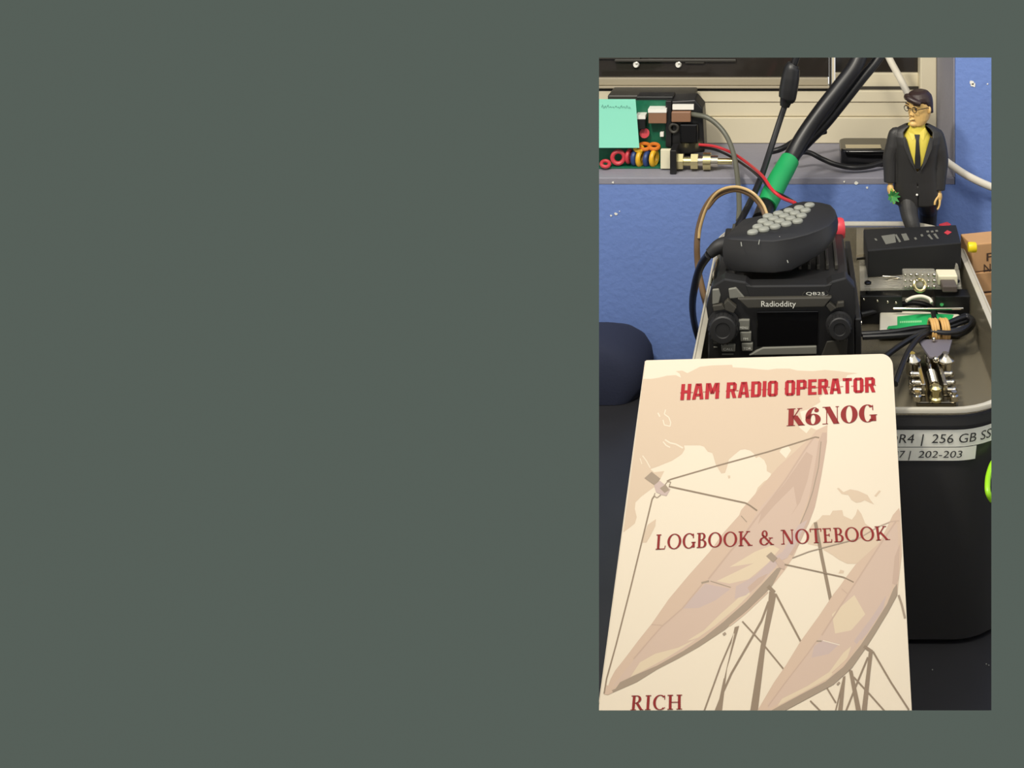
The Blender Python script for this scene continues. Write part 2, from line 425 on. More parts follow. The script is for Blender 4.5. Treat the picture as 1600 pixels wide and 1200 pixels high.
al([(1028,645),(1031,651)], 2, CRE); al([(1040,640),(1038,647),(1045,652),(1048,660),(1047,666),(1038,664),(1036,656)], 1.6, CRE)
al([(1039,687),(1047,692),(1056,694),(1067,700)], 2.2, CRE); al([(1036,690),(1041,696),(1047,699)], 1.8, CRE); al([(1004,712),(1010,720),(1016,731)], 1.6, CRE); al([(1000,716),(1003,725)], 1.2, CRE)
ap([(1025,811),(1024,822),(1016,838),(1010,848),(1004,848),(1006,836),(1012,820)], LAND)
ap([(1137,743),(1141,743),(1141,747),(1138,748)], LAND)
ap([(1279,812),(1285,805),(1297,805),(1301,798),(1316,797),(1318,806),(1331,812),(1337,804),(1340,795),(1346,803),(1352,818),(1364,827),(1374,850),(1352,872),(1337,881),(1324,881),(1310,874),(1300,867),(1288,860),(1281,854),(1262,850),(1262,830),(1270,818)], LAND)
c4 = lambda l: [(1180+x*.15, 700+y*.15) for x, y in l]
ap(c4([(850,420),(870,415),(920,460),(990,430),(1070,445),(1170,490),(1200,540),(1240,590),(1140,545),(1100,565),(1050,570),(1000,540),(970,490),(900,480)]), LAND)
ap(c4([(1240,500),(1290,440),(1310,450),(1260,510)]), LAND)
ap([(1313,890),(1319,892),(1318,896),(1310,896)], LAND)
# far leg behind the big dish
al([(1274,816),(1284,870),(1298,938)], 5.5)
# big dish
D1 = [(945,1084),(948,1078),(954,1061),(961,1048),(980,1024),(998,1000),(1018,975),(1045,936),(1076,899),(1109,862),(1130,833),(1155,805),(1158,797),(1190,760),(1215,730),(1245,703),(1268,682),(1276,672),(1293,664),(1292,687),(1288,715),(1283,745),(1277,775),(1273,793),(1264,817),(1249,850),(1240,870),(1227,890),(1207,915),(1190,933),(1166,955),(1133,984),(1092,1011),(1060,1029),(1027,1046),(995,1066),(954,1084)]
ap(D1, DR)
IN1 = [(956,1074),(975,1050),(995,1026),(1034,979),(1065,951),(1105,907),(1141,862),(1165,830),(1190,791),(1228,749),(1259,701),(1272,684),(1279,690),(1273,730),(1268,760),(1261,784),(1252,806),(1244,828),(1228,862),(1214,885),(1190,910),(1166,935),(1130,968),(1100,992),(1068,1015),(1027,1038),(990,1056),(969,1068)]
ap(IN1, DI)
ap([(1190,800),(1228,753),(1260,706),(1270,712),(1262,750),(1250,785),(1225,822),(1195,850),(1175,850)], DD)
ap([(1182,822),(1210,790),(1240,760),(1245,790),(1222,830),(1190,860),(1160,880),(1150,868)], DI)
ap([(1178,880),(1140,886),(1180,862),(1206,852),(1218,858),(1200,880),(1170,905),(1140,912),(1120,908)], DH)
ap([(1066,951),(1085,930),(1102,912),(1120,916),(1142,920),(1118,938),(1092,950)], DV)
ap([(1030,988),(1060,957),(1092,952),(1060,985),(1020,1012)], DI)
ap([(985,1058),(1000,1035),(1030,1018),(1066,1006),(1100,985),(1125,960),(1150,938),(1166,922),(1172,928),(1150,950),(1118,977),(1080,1004),(1040,1029),(1005,1048)], DH)
ap([(1010,1025),(1040,1008),(1080,1000),(1095,995),(1060,1012),(1030,1020)], DI)
ap([(1150,916),(1180,900),(1200,880),(1222,862),(1212,886),(1190,908),(1166,930),(1148,936)], DV)
ap([(1168,918),(1185,903),(1200,896),(1190,910),(1172,926)], DD)
# rim seam and shell
al([(1272,683),(1259,701),(1228,749),(1205,780),(1180,812),(1160,840),(1141,862),(1122,886),(1107,905)], 2.6, DD)
al([(1098,912),(1066,951),(1034,979),(1012,1004),(990,1030)], 2.0, DD)
al([(1096,911),(1108,908)], 3, DS); al([(1110,908),(1142,918)], 1.4, DS); al([(1018,976),(1034,977)], 1.2, DD)
al([(1158,806),(1167,816)], 1.4, DS)
ap([(962,1076),(969,1066),(990,1056),(1027,1040),(1068,1017),(1100,996),(1130,972),(1166,940),(1190,914),(1214,888),(1222,886),(1207,915),(1190,933),(1166,955),(1133,984),(1092,1011),(1060,1029),(1027,1046),(995,1066),(954,1084),(947,1083)], DS)
ap([(1279,690),(1285,676),(1292,676),(1292,690),(1288,715),(1283,745),(1277,775),(1273,793),(1264,817),(1249,850),(1238,868),(1232,866),(1246,835),(1256,805),(1264,780),(1272,735)], DD)
al([(1283,690),(1279,730),(1270,768),(1262,792),(1250,820)], 1.6, DS)
ap([(1262,812),(1246,846),(1230,872),(1212,880),(1230,850),(1248,820)], DV)
al([(1140,978),(1165,958),(1200,925)], 2.2, DR)
ap([(944,1085),(950,1086),(958,1082),(952,1072),(947,1070)], DR)
al([(944,1084),(948,1060),(962,1010),(985,920),(1019,780),(1023,774)], 2.2)
al([(1042,752),(1048,749),(1120,728),(1200,706),(1274,683),(1280,684)], 2.0)
al([(1045,760),(1165,786),(1172,790),(1183,798)], 2.4)
c3 = lambda l: [(950+x*.15, 700+y*.15) for x, y in l]
ap(c3([(380,315),(455,248),(545,320),(490,392)]), DS); ap(c3([(480,390),(540,340),(650,430),(610,500),(560,490),(500,460)]), DV)
ap(c3([(540,420),(600,380),(640,440),(590,470)]), DS); al(c3([(590,390),(620,350),(655,355),(640,390)]), 1.4, DS); al(c3([(490,470),(480,500),(510,520),(550,490)]), 1.4, DS)
# tower under big dish
ap([(1148,980),(1155,978),(1136,1045),(1128,1112),(1116,1112),(1124,1092)], DL); al([(1150,984),(1126,1040),(1100,1112)], 2.4)
al([(1147,990),(1131,1060)], 1.2, CRE)
al([(1201,940),(1190,970),(1143,1052),(1126,1090)], 3.2)
al([(1160,971),(1192,1006),(1224,1045)], 2.4)
ap([(1202,924),(1213,928),(1209,950),(1196,1010),(1184,1112),(1172,1112),(1188,1012),(1200,946)], DL)
al([(1200,916),(1210,926)], 6, DL); al([(1212,928),(1252,1004)], 3.0)
al([(1130,992),(1134,989)], 4, DS)
# small dish
D2 = [(1182,1113),(1209,1067),(1229,1038),(1251,1002),(1280,962),(1302,929),(1313,915),(1322,902),(1337,882),(1373,849),(1386,824),(1395,805),(1404.5,794),(1406.5,800),(1408,840),(1409,865),(1404,907),(1402,930),(1388,956),(1368,989),(1354,1011),(1331,1044),(1302,1070),(1261,1092),(1222,1113)]
ap(D2, DR)
ap([(1376,850),(1390,828),(1402,818),(1404,860),(1398,900),(1392,925),(1375,955),(1345,1000),(1320,1034),(1290,1060),(1250,1080),(1200,1108),(1200,1100),(1224,1071),(1261,1023),(1282,995),(1335,914)], DI)
ap([(1300,960),(1335,930),(1352,960),(1330,985),(1305,990)], DH)
ap([(1272,1010),(1284,1001),(1312,1006),(1295,1022),(1268,1028)], DV)
ap([(1334,1002),(1362,965),(1385,930),(1380,952),(1355,990),(1340,1008)], DV)
ap([(1262,1072),(1296,1050),(1318,1020),(1330,1010),(1322,1034),(1294,1060),(1256,1081),(1215,1103),(1222,1092)], DH)
al([(1400,815),(1376,850),(1335,914),(1310,952),(1284,993)], 2.4, DD); al([(1276,1002),(1261,1023),(1224,1071),(1200,1104)], 1.8, DD)
al([(1276,1002),(1284,1002)], 2.4, DS); al([(1286,1001),(1312,1008)], 1.2, CRE); al([(1315,920),(1324,928)], 1.4, DD)
ap([(1406,850),(1404,905),(1400,915),(1394,912),(1398,870)], DD)
ap([(1402,912),(1402,930),(1388,956),(1368,989),(1354,1011),(1331,1044),(1302,1070),(1261,1092),(1222,1113),(1200,1113),(1250,1086),(1290,1065),(1318,1042),(1345,1008),(1366,976),(1386,944),(1396,920)], DS)
al([(1345,1000),(1322,1032),(1300,1052)], 2.2, DR)
c6 = lambda l: [(1180+x*.15664, 840+y*.15664) for x, y in l]
ap(c6([(110,185),(160,145),(222,205),(180,248)]), DS); ap(c6([(200,230),(240,200),(300,260),(290,320),(240,300)]), DD)
al([(1226,882),(1236,884),(1318,902),(1334,910)], 2.0); al([(1238,872),(1264,862),(1290,855),(1340,842)], 1.6, DS); al([(1340,842),(1372,823),(1392,815),(1405,814)], 1.3, DD)
al([(1404,930),(1409,945),(1414,966)], 3.4, DS)
ap([(1358,1014),(1364,1016),(1360,1050),(1354,1113),(1346,1113),(1354,1050)], DL); al([(1350,1010),(1362,1018)], 5, DL)
al([(1364,1018),(1392,1066),(1420,1109)], 2.8); al([(1356,1027),(1338,1070),(1321,1113)], 2.6)
ap([(1326,1046),(1332,1048),(1346,1113),(1338,1113)], DL); ap([(1317,1058),(1321,1056),(1316,1113),(1309,1113)], DL); al([(1318,1060),(1305,1113)], 2.0)
al([(1334,1058),(1360,1086),(1384,1113)], 2.4); al([(1292,1075),(1306,1098)], 2.4); al([(1266,1095),(1284,1113)], 2.4); al([(1308,1070),(1312,1066)], 3, DS)
cp = art.build('cover_picture', AM, bk, smooth=0)

# ---- lettering
def R4(x0, x1, y0, y1): return [(x0, y0), (x1, y0), (x1, y1), (x0, y1)]
def ST(x0, y0, x1, y1, wv): return [(x0-wv/2, y0), (x0+wv/2, y0), (x1+wv/2, y1), (x1-wv/2, y1)]
def ARC(cx, cy, rx, ry, tx, ty, a0=0, a1=360, n=28):
    out = []
    for i in range(n):
        a = math.radians(a0+(a1-a0)*i/n); b = math.radians(a0+(a1-a0)*(i+1)/n)
        o = lambda t: (cx+rx*math.cos(t), cy+ry*math.sin(t)); q = lambda t: (cx+(rx-tx)*math.cos(t), cy+(ry-ty)*math.sin(t))
        out.append([q(a), o(a), o(b), q(b)])
    return out
def serif_glyph(ch, T, t, s, bold=False):
    h = t*1.0
    top = lambda x, wv=None: R4(x-(wv or T/2+s), x+(wv or T/2+s), 1-h, 1)
    bot = lambda x, wv=None: R4(x-(wv or T/2+s), x+(wv or T/2+s), 0, h)
    x = s+T/2
    if ch == 'L': return [ST(x,0,x,1,T), top(x), bot(x), R4(x,.56,0,h), ST(.55,h,.585,.24,t*.9)], .62
    if ch == 'O':
        r = .43 if not bold else .40
        return ARC(r, .5, r, .515, T, t), 2*r
    if ch == 'C': return ARC(.40, .5, .40, .515, T, t, 48, 312)+[ST(.66,.70,.655,.97,t), ST(.68,.12,.66,.17,t)], .70
    if ch == 'G': return ARC(.40, .5, .40, .515, T, t, 46, 318)+[ST(.66,.68,.655,.97,t*1.2), ST(.68,.05,.68,.42,T), R4(.68-T/2-s*.8,.68+T/2+s*.7,.42-h,.42)], .80
    if ch == 'B': return [ST(x,0,x,1,T), R4(0,x+.18,1-h,1), R4(0,x+.2,0,h), R4(x,x+.2,.53-h/2,.53+h/2)]+ARC(x+.16,.765,.22,.235,T*.95,h,-90,90,14)+ARC(x+.18,.265,.27,.265,T,h,-90,90,14), x+.46
    if ch == 'K':
        return [ST(x,0,x,1,T), top(x), bot(x), ST(x+T*.3,.40,.60,1,t*1.5), R4(.48,.72,1-h,1), ST(x+.16,.58,.70,0,T*1.12), R4(.56,.86,0,h)], .82
    if ch == 'N':
        return [ST(x,0,x,1,t*1.1), R4(0,x+s*.8,0,h), R4(0,x,1-h,1), ST(x+.02,1,.66,0,T*1.12), ST(.70,0,.70,1,t*1.1), R4(.70-s*1.1,.70+s*1.1,1-h,1)], .80
    if ch == 'T': return [ST(.34,0,.34,1,T), bot(.34), R4(0,.68,1-h,1), ST(.02,.78,.0,1,t), ST(.66,.78,.68,1,t)], .68
    if ch == 'E': return [ST(x,0,x,1,T), R4(0,.50,1-h,1), R4(0,.54,0,h), R4(x,.40,.52-h/2,.52+h/2), ST(.49,.80,.50,1,t), ST(.54,.22,.52,0,t), ST(.40,.42,.40,.62,t)], .60
    if ch == 'R': return [ST(x,0,x,1,T), bot(x), R4(0,x+.2,1-h,1), R4(x,x+.2,.50-h/2,.50+h/2)]+ARC(x+.17,.75,.25,.25,T,h,-90,90,14)+[ST(x+.18,.5,.62,0,T*1.05), R4(.56,.74,0,h)], .70
    if ch == 'I': return [ST(x,0,x,1,T), top(x), bot(x)], 2*x
    if ch == 'H': return [ST(x,0,x,1,T), top(x), bot(x), ST(.68,0,.68,1,T), top(.68), bot(.68), R4(x,.68,.5-h/2,.5+h/2)], .68+x
    if ch == '&': return ARC(.34,.77,.19,.24,T*.8,t)+ARC(.30,.27,.30,.28,T,t,75,330)+[ST(.22,.70,.78,0,T*1.05), ST(.50,.10,.70,.46,t*1.2), R4(.58,.84,.45,.45+h), R4(.68,.90,0,h)], .88
    if ch == '6': return ARC(.36,.31,.36,.325,T,t*1.3)+ARC(.46,.46,.46,.55,T,t,92,192,18)+ARC(.46,.80,.10,.21,.05,.05,20,92,6)+ARC(.52,.83,.11,.11,.11,.11), .74
    return [], .3
def block_glyph(ch):
    T = .19; W = .52; c = .10; g = .0
    L = ST(T/2,0,T/2,1,T); Rr = ST(W-T/2,0,W-T/2,1,T)
    if ch == 'H': return [L, Rr, R4(T,W-T,.42,.60)], W
    if ch == 'A': return [ST(.10,0,.24,1,T), ST(.50,0,.36,1,T), R4(.16,.44,.20,.36), R4(.2,.4,.84,1)], .60
    if ch == 'M': return [L, ST(.71-T/2,0,.71-T/2,1,T), ST(.16,1,.355,.32,T), ST(.55,1,.355,.32,T)], .71
    if ch == 'R': return [L, R4(T,W-c,.82,1), R4(T,W-c,.42,.58), ST(W-T/2,.56,W-T/2,.88,T), [(W-T,.88),(W,.88),(W-c,1),(W-T,1)], [(W-T,.42),(W-.06,.44),(W,.54),(W-T,.58)], ST(W-.08,0,W-.20,.44,T)], W
    if ch == 'P': return [L, R4(T,W-c,.82,1), R4(T,W-c,.38,.54), ST(W-T/2,.48,W-T/2,.9,T), [(W-T,.88),(W,.88),(W-c,1),(W-T,1)], [(W-T,.38),(W-c,.38),(W,.5),(W-T,.5)]], W
    if ch == 'D': return [L, R4(T,W-c,.83,1), R4(T,W-c,0,.17), ST(W-T/2,.12,W-T/2,.88,T), [(W-T,.88),(W,.88),(W-c,1),(W-T,1)], [(W-T,0),(W-c,0),(W,.12),(W-T,.12)]], W
    if ch == 'I': return [L], T
    if ch == 'O': return [R4(c,W-c,.83,1), R4(c,W-c,0,.17), R4(0,T,.12,.88), R4(W-T,W,.12,.88), [(0,.88),(T,.88),(T,1),(c,1)], [(W-T,.88),(W,.88),(W-c,1),(W-T,1)], [(c,0),(T,0),(T,.12),(0,.12)], [(W-T,0),(W-c,0),(W,.12),(W-T,.12)]], W
    if ch == 'E': return [L, R4(T,.44,.83,1), R4(T,.44,0,.17), R4(T,.40,.42,.58)], .44
    if ch == 'T': return [ST(.24,0,.24,1,T), R4(0,.48,.82,1)], .48
    return [], .22
def line(mb, txt, quad, glyph, gap, mi=0, e=.0012, cuts=False):
    LT, RT, RB, LBt = [Vector(q) for q in quad]; x = 0; items = []
    for ch in txt:
        p, a = glyph(ch)
        items.append((p, x)); x += a+gap
    W = x-gap
    for polys, ox in items:
        for k, P in enumerate(polys):
            pts = []
            for gx, gy in P:
                u = (ox+gx)/W; a = LT.lerp(RT, u); b = LBt.lerp(RB, u); q = b.lerp(a, gy); pts.append((q.x, q.y))
            ar = sum((pts[i][0]*pts[(i+1) % len(pts)][1]-pts[(i+1) % len(pts)][0]*pts[i][1]) for i in range(len(pts)))
            if ar > 0: pts = pts[::-1]
            mb.poly([Bk(px, py, e) for px, py in pts], mi)
        if cuts and polys:   # the torn nick at mid height
            for (y0, y1, sh) in ((.43, .40, -.035),):
                xs = [g[0] for P in polys for g in P]; ww = max(xs)
                for xx in (0, ww):
                    pts = []
                    for gx, gy in ((xx-.03, y0), (xx+.02, y0), (xx+.02, y1+.09), (xx-.02, y1+.09)):
                        u = (ox+gx)/W; q = LBt.lerp(RB, u).lerp(LT.lerp(RT, u), gy); pts.append((q.x, q.y))
                    mb.poly([Bk(px, py, e) for px, py in pts], mi)
EP = .00003+LAY[0]*.0000022+.00004
def lettering(txt, quad, gl, gap, m, lab, cuts=False):
    b = MB(); b.flat = True; line(b, txt, quad, gl, gap, 0, EP, cuts); o = b.build('lettering', m, bk, smooth=0); o['label'] = lab
lettering('HAM RADIO OPERATOR', [(1065,600.5),(1367,589.5),(1367.5,613),(1063,625.5)], block_glyph, .075, m_tred, 'bold red block lettering', True)
lettering('K6NOG', [(1230,639),(1368,632),(1369,659),(1229,666)], lambda c: serif_glyph(c, .25, .035, .075, True), .06, m_tred2, 'large dark red serif lettering')
lettering('LOGBOOK & NOTEBOOK', [(1026,835.5),(1387,822),(1390,844),(1024.5,859)], lambda c: serif_glyph(c, .150, .056, .078), .080, m_tred2, 'dark red title across the cover middle')
lettering('RICH', [(987,1087),(1066,1085.5),(1066,1108.5),(985,1110)], lambda c: serif_glyph(c, .155, .052, .085), .12, m_tred2, 'dark red name at the cover bottom')

# ================================================================== RADIO
RYf = .80
def rq(pts, Y): return [onY(x, y, Y) for x, y in pts]
rad = thing('mobile_radio', (xF(1222, RYf), .865, FZ), 'black mobile radio transceiver with knobs and screen sitting in the clear tray', 'radio')
xl, xr = xF(1110, RYf), xF(1334, RYf); RT = 1.061
mb = MB().box((xl+.003, .812, FZ+.0005), (xr-.003, .932, RT-.006))
mb.build('chassis', m_blk, rad, smooth=0, bevel=.002)
mb = MB()
for i in range(13):
    x = xl+.010+i*(xr-xl-.02)/12.5
    mb.box((x, .835, RT-.0058), (x+.0026, .930, RT-.0015))
mb.build('heat_sink', m_char, rad, smooth=0, bevel=.0005)
# bezel
BZ = [(1106,575),(1107,505),(1103,480),(1112,448),(1132,436),(1165,441),(1172,447),(1292,446),(1300,440),(1322,434),(1336,450),(1338,480),(1335,505),(1336,575)]
mb = MB().prism(rq(BZ, RYf), (0, .014, 0)); mb.build('bezel', m_blk, rad, smooth=0, bevel=.0012)
mb = MB().prism(rq([(1165,446),(1172,467),(1292,466),(1300,444),(1288,447),(1178,448)], RYf-.0005), (0, .004, 0)); mb.build('upper_band', m_blk2, rad, smooth=0, bevel=.0006)
o = MB().prism(rq([(1152,467),(1300,465),(1288,480),(1168,482)], RYf-.0045), (0, .008, 0)).build('name_band', m_char, rad, smooth=0, bevel=.0008)
tx = MB(); tx.flat = True
put_text(tx, 'Radioddity', lambda u, v: onY(1189.5+54*u, 479-8.5*v, RYf-.0049)); tx.build('lettering', m_print, o, smooth=0)
tx = MB(); tx.flat = True
put_text(tx, 'QB25', lambda u, v: onY(1259.5+29*u, 461-4.6*v, RYf-.0008)); tx.build('lettering', m_print, rad, smooth=0)
fr = MB(); fr.tube([onY(1258,456,RYf-.0008), onY(1255,459,RYf-.0008), onY(1257,463,RYf-.0008), onY(1291,462,RYf-.0008), onY(1294,458,RYf-.0008), onY(1291,454.5,RYf-.0008)], .00025, seg=2, n=6); fr.build('badge_outline', m_char, rad)
MB().prism(rq([(1182,487),(1279,486),(1277,541),(1183,543)], RYf-.0012), (0, .004, 0)).build('screen', m_blkg, rad, smooth=0, bevel=.0006)
MB().prism(rq([(1170,555.5),(1192,544),(1276,541.5),(1276,553.5)], RYf-.003), (0, .006, 0)).build('grey_bar', m_greyk, rad, smooth=0, bevel=.0006)
def facet(pts, m, d=.004): MB().prism(rq(pts, RYf-d), (0, d+.004, 0)).build('facet', m, rad, smooth=0, bevel=.0006)
facet([(1113,453),(1123,452),(1126,462),(1123,474),(1113,476)], m_greyk, .002); facet([(1138,452),(1150,450),(1163,465),(1140,467)], m_greyk, .002)
facet([(1113,478),(1128,476),(1134,484),(1115,487)], m_char); facet([(1131,475),(1137,469),(1151,481),(1146,490),(1133,485)], m_char, .005)
facet([(1309,473),(1319,472),(1319,480),(1306,482)], m_char, .003); facet([(1290,478),(1296,472),(1307,482),(1298,488)], m_char, .004)
facet([(1292,534),(1325,530),(1323,560),(1282,560)], m_char, .001)
def knob(px, py, r, d):
    c = onY(px, py, RYf-.0002)
    k = MB().lathe(c, (0, -1, .08), [(r*1.18, 0), (r*1.18, .0025), (r, .003), (r*.97, d-.001), (r*.88, d), (r*.55, d), (r*.5, d-.0008)], n=28).build('knob', m_blk2, rad, smooth=30)
    g = MB()
    for i in range(20):
        a = 2*PI*i/20; p = c+Vector((math.cos(a)*r, -.0035, math.sin(a)*r)); g.cyl(p, p+Vector((0, -(d-.0055), 0)), .0006, n=6)
    g.build('grip', m_blk, k)
knob(1131, 507, .0112, .013); knob(1311, 506, .0092, .012)
for (x0, y0, x1, y1), t in (((1153,500,1171.5,516.5), 'MENU'), ((1156,519,1174,534), 'FM'), ((1158.5,536.5,1176.5,549), 'TDR'), ((1126.5,539,1149,550), 'CALL')):
    b = MB().prism(rq([(x0,y0),(x1,y0),(x1-.5,y1),(x0+1,y1)], RYf-.0025), (0, .004, 0)).build('button', m_greyk, rad, smooth=0, bevel=.0007)
    tx = MB(); tx.flat = True; wq = x1-x0
    put_text(tx, t, lambda u, v: onY(x0+wq*(.16+.68*u) if t != 'FM' else x0+wq*(.3+.4*u), y1-2.6-3.6*v, RYf-.0028)); tx.build('lettering', m_print, b, smooth=0)
mb = MB()
for x0, x1, y in ((1115,1120,535),(1115,1121,542),(1125,1136,533.5),(1128,1146,553)):
    mb.prism(rq([(x0,y),(x1,y),(x1,y+1.4),(x0,y+1.4)], RYf-.0006), (0, .001, 0))
mb.build('mark', m_greyk, rad, smooth=0)
# side bracket and clamp of the radio
mb = MB().box((xr+.0012, .80, FZ+.0005), (xr+.0062, .965, 1.030)); mb.build('mounting_bracket', m_blk, rad, smooth=0, bevel=.001)
mb = MB()
for yy in (.83, .87, .91): MB().cyl((xr+.0062, yy, 1.012), (xr+.0082, yy, 1.012), .0032, n=12).build('bolt', m_chrome, rad)
mb = MB().tube([onY(1112,445,.815), onY(1118,415,.85), onY(1124,398,.90)], .0016, seg=3); mb.build('wire_bail', m_chrome, rad)
mb = MB().box((xl-.0015, .818, 1.02), (xl+.0025, .92, 1.048)); mb.build('side_plate', m_char, rad, smooth=0, bevel=.001)

# ================================================================== HAND MIC
def mic():
    s = 230/1600.
    top = [(215,505),(255,455),(320,395),(420,305),(520,285),(640,262),(770,220),(880,180),(1000,125),(1090,108),(1180,108),(1290,120),(1380,142),(1430,195),(1450,250),(1430,310),(1370,370),(1270,420),(1130,470),(950,515),(750,545),(560,540),(400,530),(280,522)]
    p0 = Vector((0, .82, 1.0865)); n = Vector((0, -.14, 1)).normalized()
    T = [onP(1100+x*s, 300+y*s, p0, n) for x, y in top]
    c = sum(T, Vector())/len(T)
    def ring(k, dz, sh=0.): return [Vector((c.x+(p.x-c.x)*k, c.y+(p.y-c.y)*k+sh, p.z+dz)) for p in T]
    zb = RT-.0010
    def ringz(k, z, f, sh=0.): return [Vector((c.x+(p.x-c.x)*k, c.y+(p.y-c.y)*k+sh, p.z*(1-f)+z*f)) for p in T]
    t = thing('hand_microphone', (c.x, c.y, zb), 'black hand microphone with pale keypad lying on top of the radio', 'microphone')
    def low(k, f, sh):
        R_ = []
        for p in T:
            x = c.x+(p.x-c.x)*k; lift = max(0, x-c.x-.004)*.34; y = c.y+(p.y-c.y)*k+sh
            R_.append(Vector((x, y, p.z*(1-f)+(zb+lift)*f)))
        return R_
    MB().loft([ring(.93, .0012), ring(.985, .0002), ring(1.0, -.0016), low(1.015, .30, -.002), low(1.0, .62, -.005), low(.92, .90, -.007), low(.80, 1., -.007)], cap=True).build('mic_body', m_blk, t, smooth=32)
    pk = MB(); keys = [(515,455,0),(600,375,0),(660,330,0),(720,285,0),(690,385,0),(665,420,0)]
    rows = []
    A0, A1, B1 = (545,440), (715,285), (1020,330)   # lattice: two directions
    ks = []
    for i in range(5):
        for j in range(4):
            ks.append((i, j, (530+122*i+55*j-3*i*j, 455-30*i-58*j)))
    q = Vector((.0105, .0035, .0018)).normalized()
    for i, j, (x, y) in ks:
        cc = onP(1100+x*s, 300+y*s, p0, n)+n*.0006
        R = []
        for kk, hh in ((1.0, 0), (1.0, .0016), (.8, .0024), (.4, .0027)):
            ring_ = []
            for a in range(16):
                th = 2*PI*a/16; v = Vector((math.cos(th)*.0050*kk, math.sin(th)*.0043*kk, 0)); v.rotate(Euler((0, 0, .7))); ring_.append(cc+v+n*hh)
            R.append(ring_)
        MB().loft(R).build('key', m_keyp, t, smooth=60)
    pts = [onY(1134,378,.835), onY(1122,386,.832), onY(1108,397,.83)]
    MB().tube([pts[0]+Vector((.008,0,-.006)), pts[0]+Vector((0,0,-.004)), pts[1], pts[2]], .006, radii=[.0098,.0088,.0062,.0045], n=14).build('cord_grip', m_blk2, t)
    MB().tube([pts[2], onY(1094,418,.86), onY(1085,450,.93), onY(1082,480,1.02), onY(1086,510,1.09), onY(1095,540,1.12)], .0036, n=12).build('cord', m_cable, t)
    gr = MB()
    for (x0, y0, x1, y1) in ((405,535,412,565),(605,510,595,545),(822,472,826,482),(905,730,915,742)):
        a = onP(1100+x0*s, 300+y0*s, p0, n)+Vector((0, -.0035, .0005)); b = onP(1100+x1*s, 300+y1*s, p0, n)+Vector((0, -.0035, -.0005))
        MB().cyl(a, b+Vector((0, 0, -.0002)), .0004, n=6).build('pale_speck', m_keyp, t)  # small pale specks on the microphone
    # push to talk button, back edge
    MB().prism([onP(1100+x*s, 300+y*s, p0, n)+Vector((0, .001, -.001)) for x, y in ((890,185),(960,125),(1060,95),(1180,100),(1080,110),(980,150))], (0, 0, -.010)).build('talk_button', m_blk2, t, smooth=0, bevel=.001)
mic()
c = onY(1313, 357, .925)
mb = MB().lathe(c, (1, .15, 0), [(.0088, -.008), (.0098, -.003), (.0098, .001), (.0088, .003)]); tag(mb.build('red_disc', m_redc, smooth=40), 'red plastic disc peeking out behind the right end of the hand microphone', 'disc')

# ================================================================== CABLES
def cab(name, pts, r, m, label, cat='cable', n=10):
    return tag(MB().tube([onY(*p) for p in pts], r, n=n).build(name, m, smooth=60), label, cat)
bc = thing('barrel_cable', onY(1142, 372, .965), 'thin black cable with a fat barrel connector hanging at the top', 'cable')
MB().tube([onY(1256,60,1.10), onY(1246,86,1.10), onY(1241,100,1.10)], .004).build('connector_lead', m_cable, bc)
MB().tube([onY(1241,100,1.10), onY(1238,106,1.10), onY(1235,122,1.10), onY(1232,140,1.10), onY(1230,153,1.10), onY(1228,158,1.10), onY(1226,166,1.10)], .008, radii=[.0062,.0088,.0102,.0104,.0098,.0068,.0054], n=16).build('barrel_connector', m_blk, bc)
MB().tube([onY(1226,166,1.10), onY(1218,190,1.095), onY(1205,230,1.08), onY(1190,275,1.05), onY(1174,312,1.02), onY(1157,345,.985), onY(1142,372,.965), onY(1136,388,.95)], .0034).build('cord', m_cable, bc)
cab('thick_cable', [(1352,60,1.14),(1338,100,1.13),(1312,136,1.12),(1284,172,1.11),(1256,212,1.10),(1234,250,1.085),(1216,282,1.06),(1197,322,1.03),(1188,345,1.0)], .0090, m_cable, 'left of two thick black cables running down to the green sleeve', n=16)
cab('thick_cable', [(1392,60,1.16),(1372,92,1.15),(1346,124,1.14),(1316,162,1.13),(1288,196,1.125),(1262,222,1.12),(1244,242,1.115),(1228,262,1.10)], .0058, m_cable, 'right of two thick black cables, slimmer, crossing to the sleeve', n=14)
cab('white_lead', [(1380,70,1.24),(1392,96,1.235),(1406,122,1.23),(1420,150,1.22),(1434,180,1.19),(1452,218,1.148),(1472,246,1.135),(1492,262,1.132),(1516,277,1.13),(1549,292,1.13),(1580,300,1.13)], .0045, m_wcab, 'white cable passing behind the suited figurine to the right edge', n=12)
mb = MB().tube([onY(1234,250,1.085), onY(1225,266,1.0735), onY(1216,282,1.06), onY(1206,303,1.044), onY(1198,320,1.0315)], .0112, n=22, radii=[.0108,.0113,.0114,.0113,.0108]); tag(mb.build('green_sleeve', m_grn), 'bright green tube sleeve wrapped around the thick black cable', 'cable sleeve')
cab('grey_coax', [(1076,178,1.20),(1090,180,1.19),(1106,184,1.185),(1124,198,1.18),(1138,218,1.17),(1148,248,1.15),(1153,285,1.12),(1155,320,1.08),(1154,345,1.04)], .0030, m_coax, 'grey coax lead curving down from the black box on the sill')
wp = thing('wire_pair', onY(1247,322,.93), 'twisted red and black wire pair dropping behind the microphone', 'wire')
MB().tube([onY(1092,226,1.19), onY(1118,229,1.185), onY(1146,240,1.17), onY(1172,258,1.11), onY(1192,276,1.02), onY(1206,296,.985), onY(1222,309,.97), onY(1242,317,.925)], .0017).build('red_strand', m_red, wp)
MB().tube([onY(1092,230,1.193), onY(1118,234,1.188), onY(1144,246,1.174), onY(1170,263,1.114), onY(1190,280,1.024), onY(1208,298,.989), onY(1226,307,.975), onY(1246,319,.930)], .0015).build('black_strand', m_cable, wp)
aw = thing('arched_wire', onY(1102,465,.98), 'brown wires arching left of the microphone over the blue wall', 'wire')
